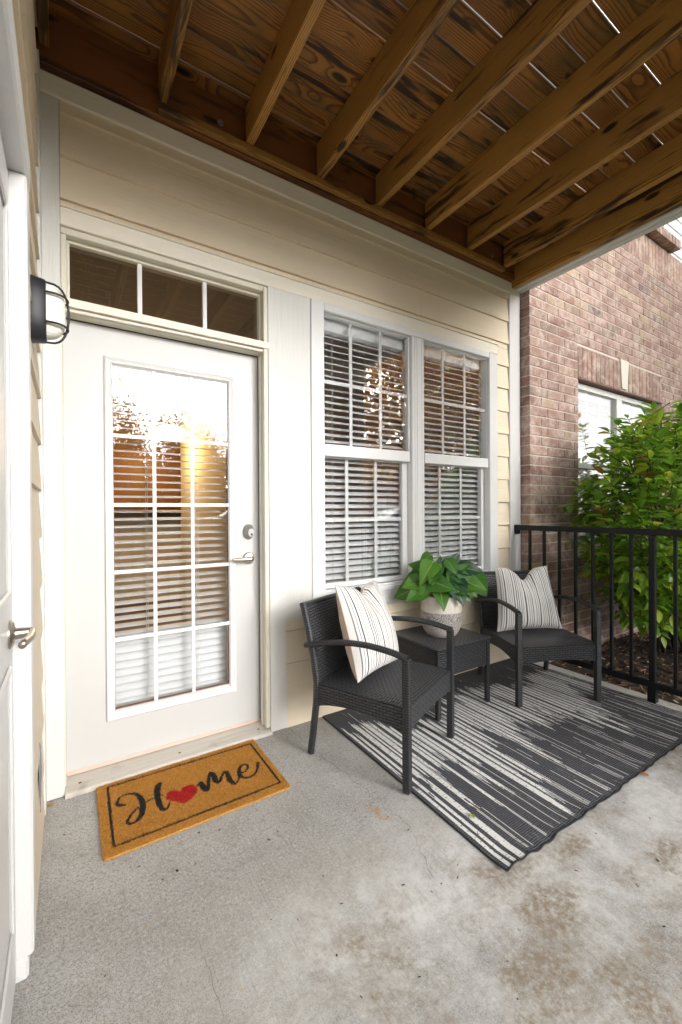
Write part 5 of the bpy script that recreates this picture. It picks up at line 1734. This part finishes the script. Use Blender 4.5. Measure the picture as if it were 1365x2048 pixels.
house('yellow_house', 'yellow sided gabled house far across the road, mirrored in the door glass', (2.0, -52, -0.16), 10, 9, 5.6, 'yellow_siding', 'shingle', [(-3, 1.6), (3, 1.6), (-3, 4.4), (3, 4.4)])
house('brick_house', 'red brick gabled house across the road, mirrored in the twin window', (27, -34, -0.16), 16, 10, 4.2, 'red_brick', 'shingle', [(-5.5, 1.7), (-2.5, 1.7), (2.5, 1.7), (5.5, 1.7)])

def car(label, loc, rz):
    t = thing('parked_car', label, 'car', loc, rz)
    prof = [(-2.15, 0.35), (-2.2, 0.62), (-2.1, 0.88), (-1.35, 0.98), (-0.55, 1.42), (0.85, 1.45), (1.55, 1.05), (2.1, 0.98), (2.2, 0.6), (2.12, 0.33)]
    b = MB()
    rows = []
    for (yy, inset, kk_) in ((-0.88, 0.0, 0.9), (-0.80, 0.0, 1.0), (0.80, 0.0, 1.0), (0.88, 0.0, 0.9)):
        rows.append([(x, yy*(0.82 if z > 1.2 else 1.0), 0.35+(z-0.35)*(kk_ if z > 0.9 else 1)) for x, z in prof])
    n = len(prof)
    for rw in rows: b.v += rw
    for i in range(3):
        for k in range(n):
            k2 = (k+1) % n
            b.f.append((i*n+k, i*n+k2, (i+1)*n+k2, (i+1)*n+k))
    b.f.append(tuple(range(n))); b.f.append(tuple(3*n+k for k in reversed(range(n))))
    obj('body', auto_smooth(b.me('body', 0.04, 2, fix=True), 0.5), 'car_paint', t, loc=(0, 0, 0))
    for s in (-1, 1):
        wn_ = MB().prism([(-1.15, 1.0), (-0.5, 1.34), (0.15, 1.36), (0.15, 1.0)], 'y', s*0.80, s*0.885).prism([(0.22, 1.0), (0.22, 1.36), (0.8, 1.36), (1.3, 1.05)], 'y', s*0.80, s*0.885)
        obj('side_window', wn_.me('side_window', fix=True), 'car_glass', t, loc=(0, 0, 0))
        for x in (-1.38, 1.36):
            w_ = obj('wheel', MB().lathe([(0.33, -0.11), (0.34, 0.0), (0.33, 0.11), (0.2, 0.115)], 24).me('wheel'), 'black', t, loc=(x, s*0.80, 0.33), rot=(R(90), 0, 0))
            obj('rim', MB().lathe([(0.2, -0.118), (0.2, 0.118), (0.05, 0.12)], 16).me('rim'), 'nickel', w_, loc=(0, 0, 0))
        obj('headlight', MB().box(-2.2, -2.05, s*0.5, s*0.8, 0.68, 0.80).me('headlight', 0.02), 'vinyl', t, loc=(0, 0, 0))
    obj('windscreen', MB().prism([(-1.30, 1.01), (-0.60, 1.41), (-0.57, 1.40), (-1.27, 1.0)], 'y', -0.66, 0.66).me('windscreen', fix=True), 'car_glass', t, loc=(0, 0, 0))
M['car_paint'] = plain('silver_car_paint', (0.55, 0.56, 0.58), 0.25, metal=0.5, var=0.02, bump=0.0)
M['car_glass'] = plain('car_glass', (0.02, 0.025, 0.03), 0.06, var=0.0, bump=0.0)
car('silver parked car across the road, mirrored at the right of the door glass', (9.4, -24.2, -0.12), R(4))
car('silver parked car nearer the patio, mirrored low in the twin window', (14.2, -14.0, -0.12), R(8))
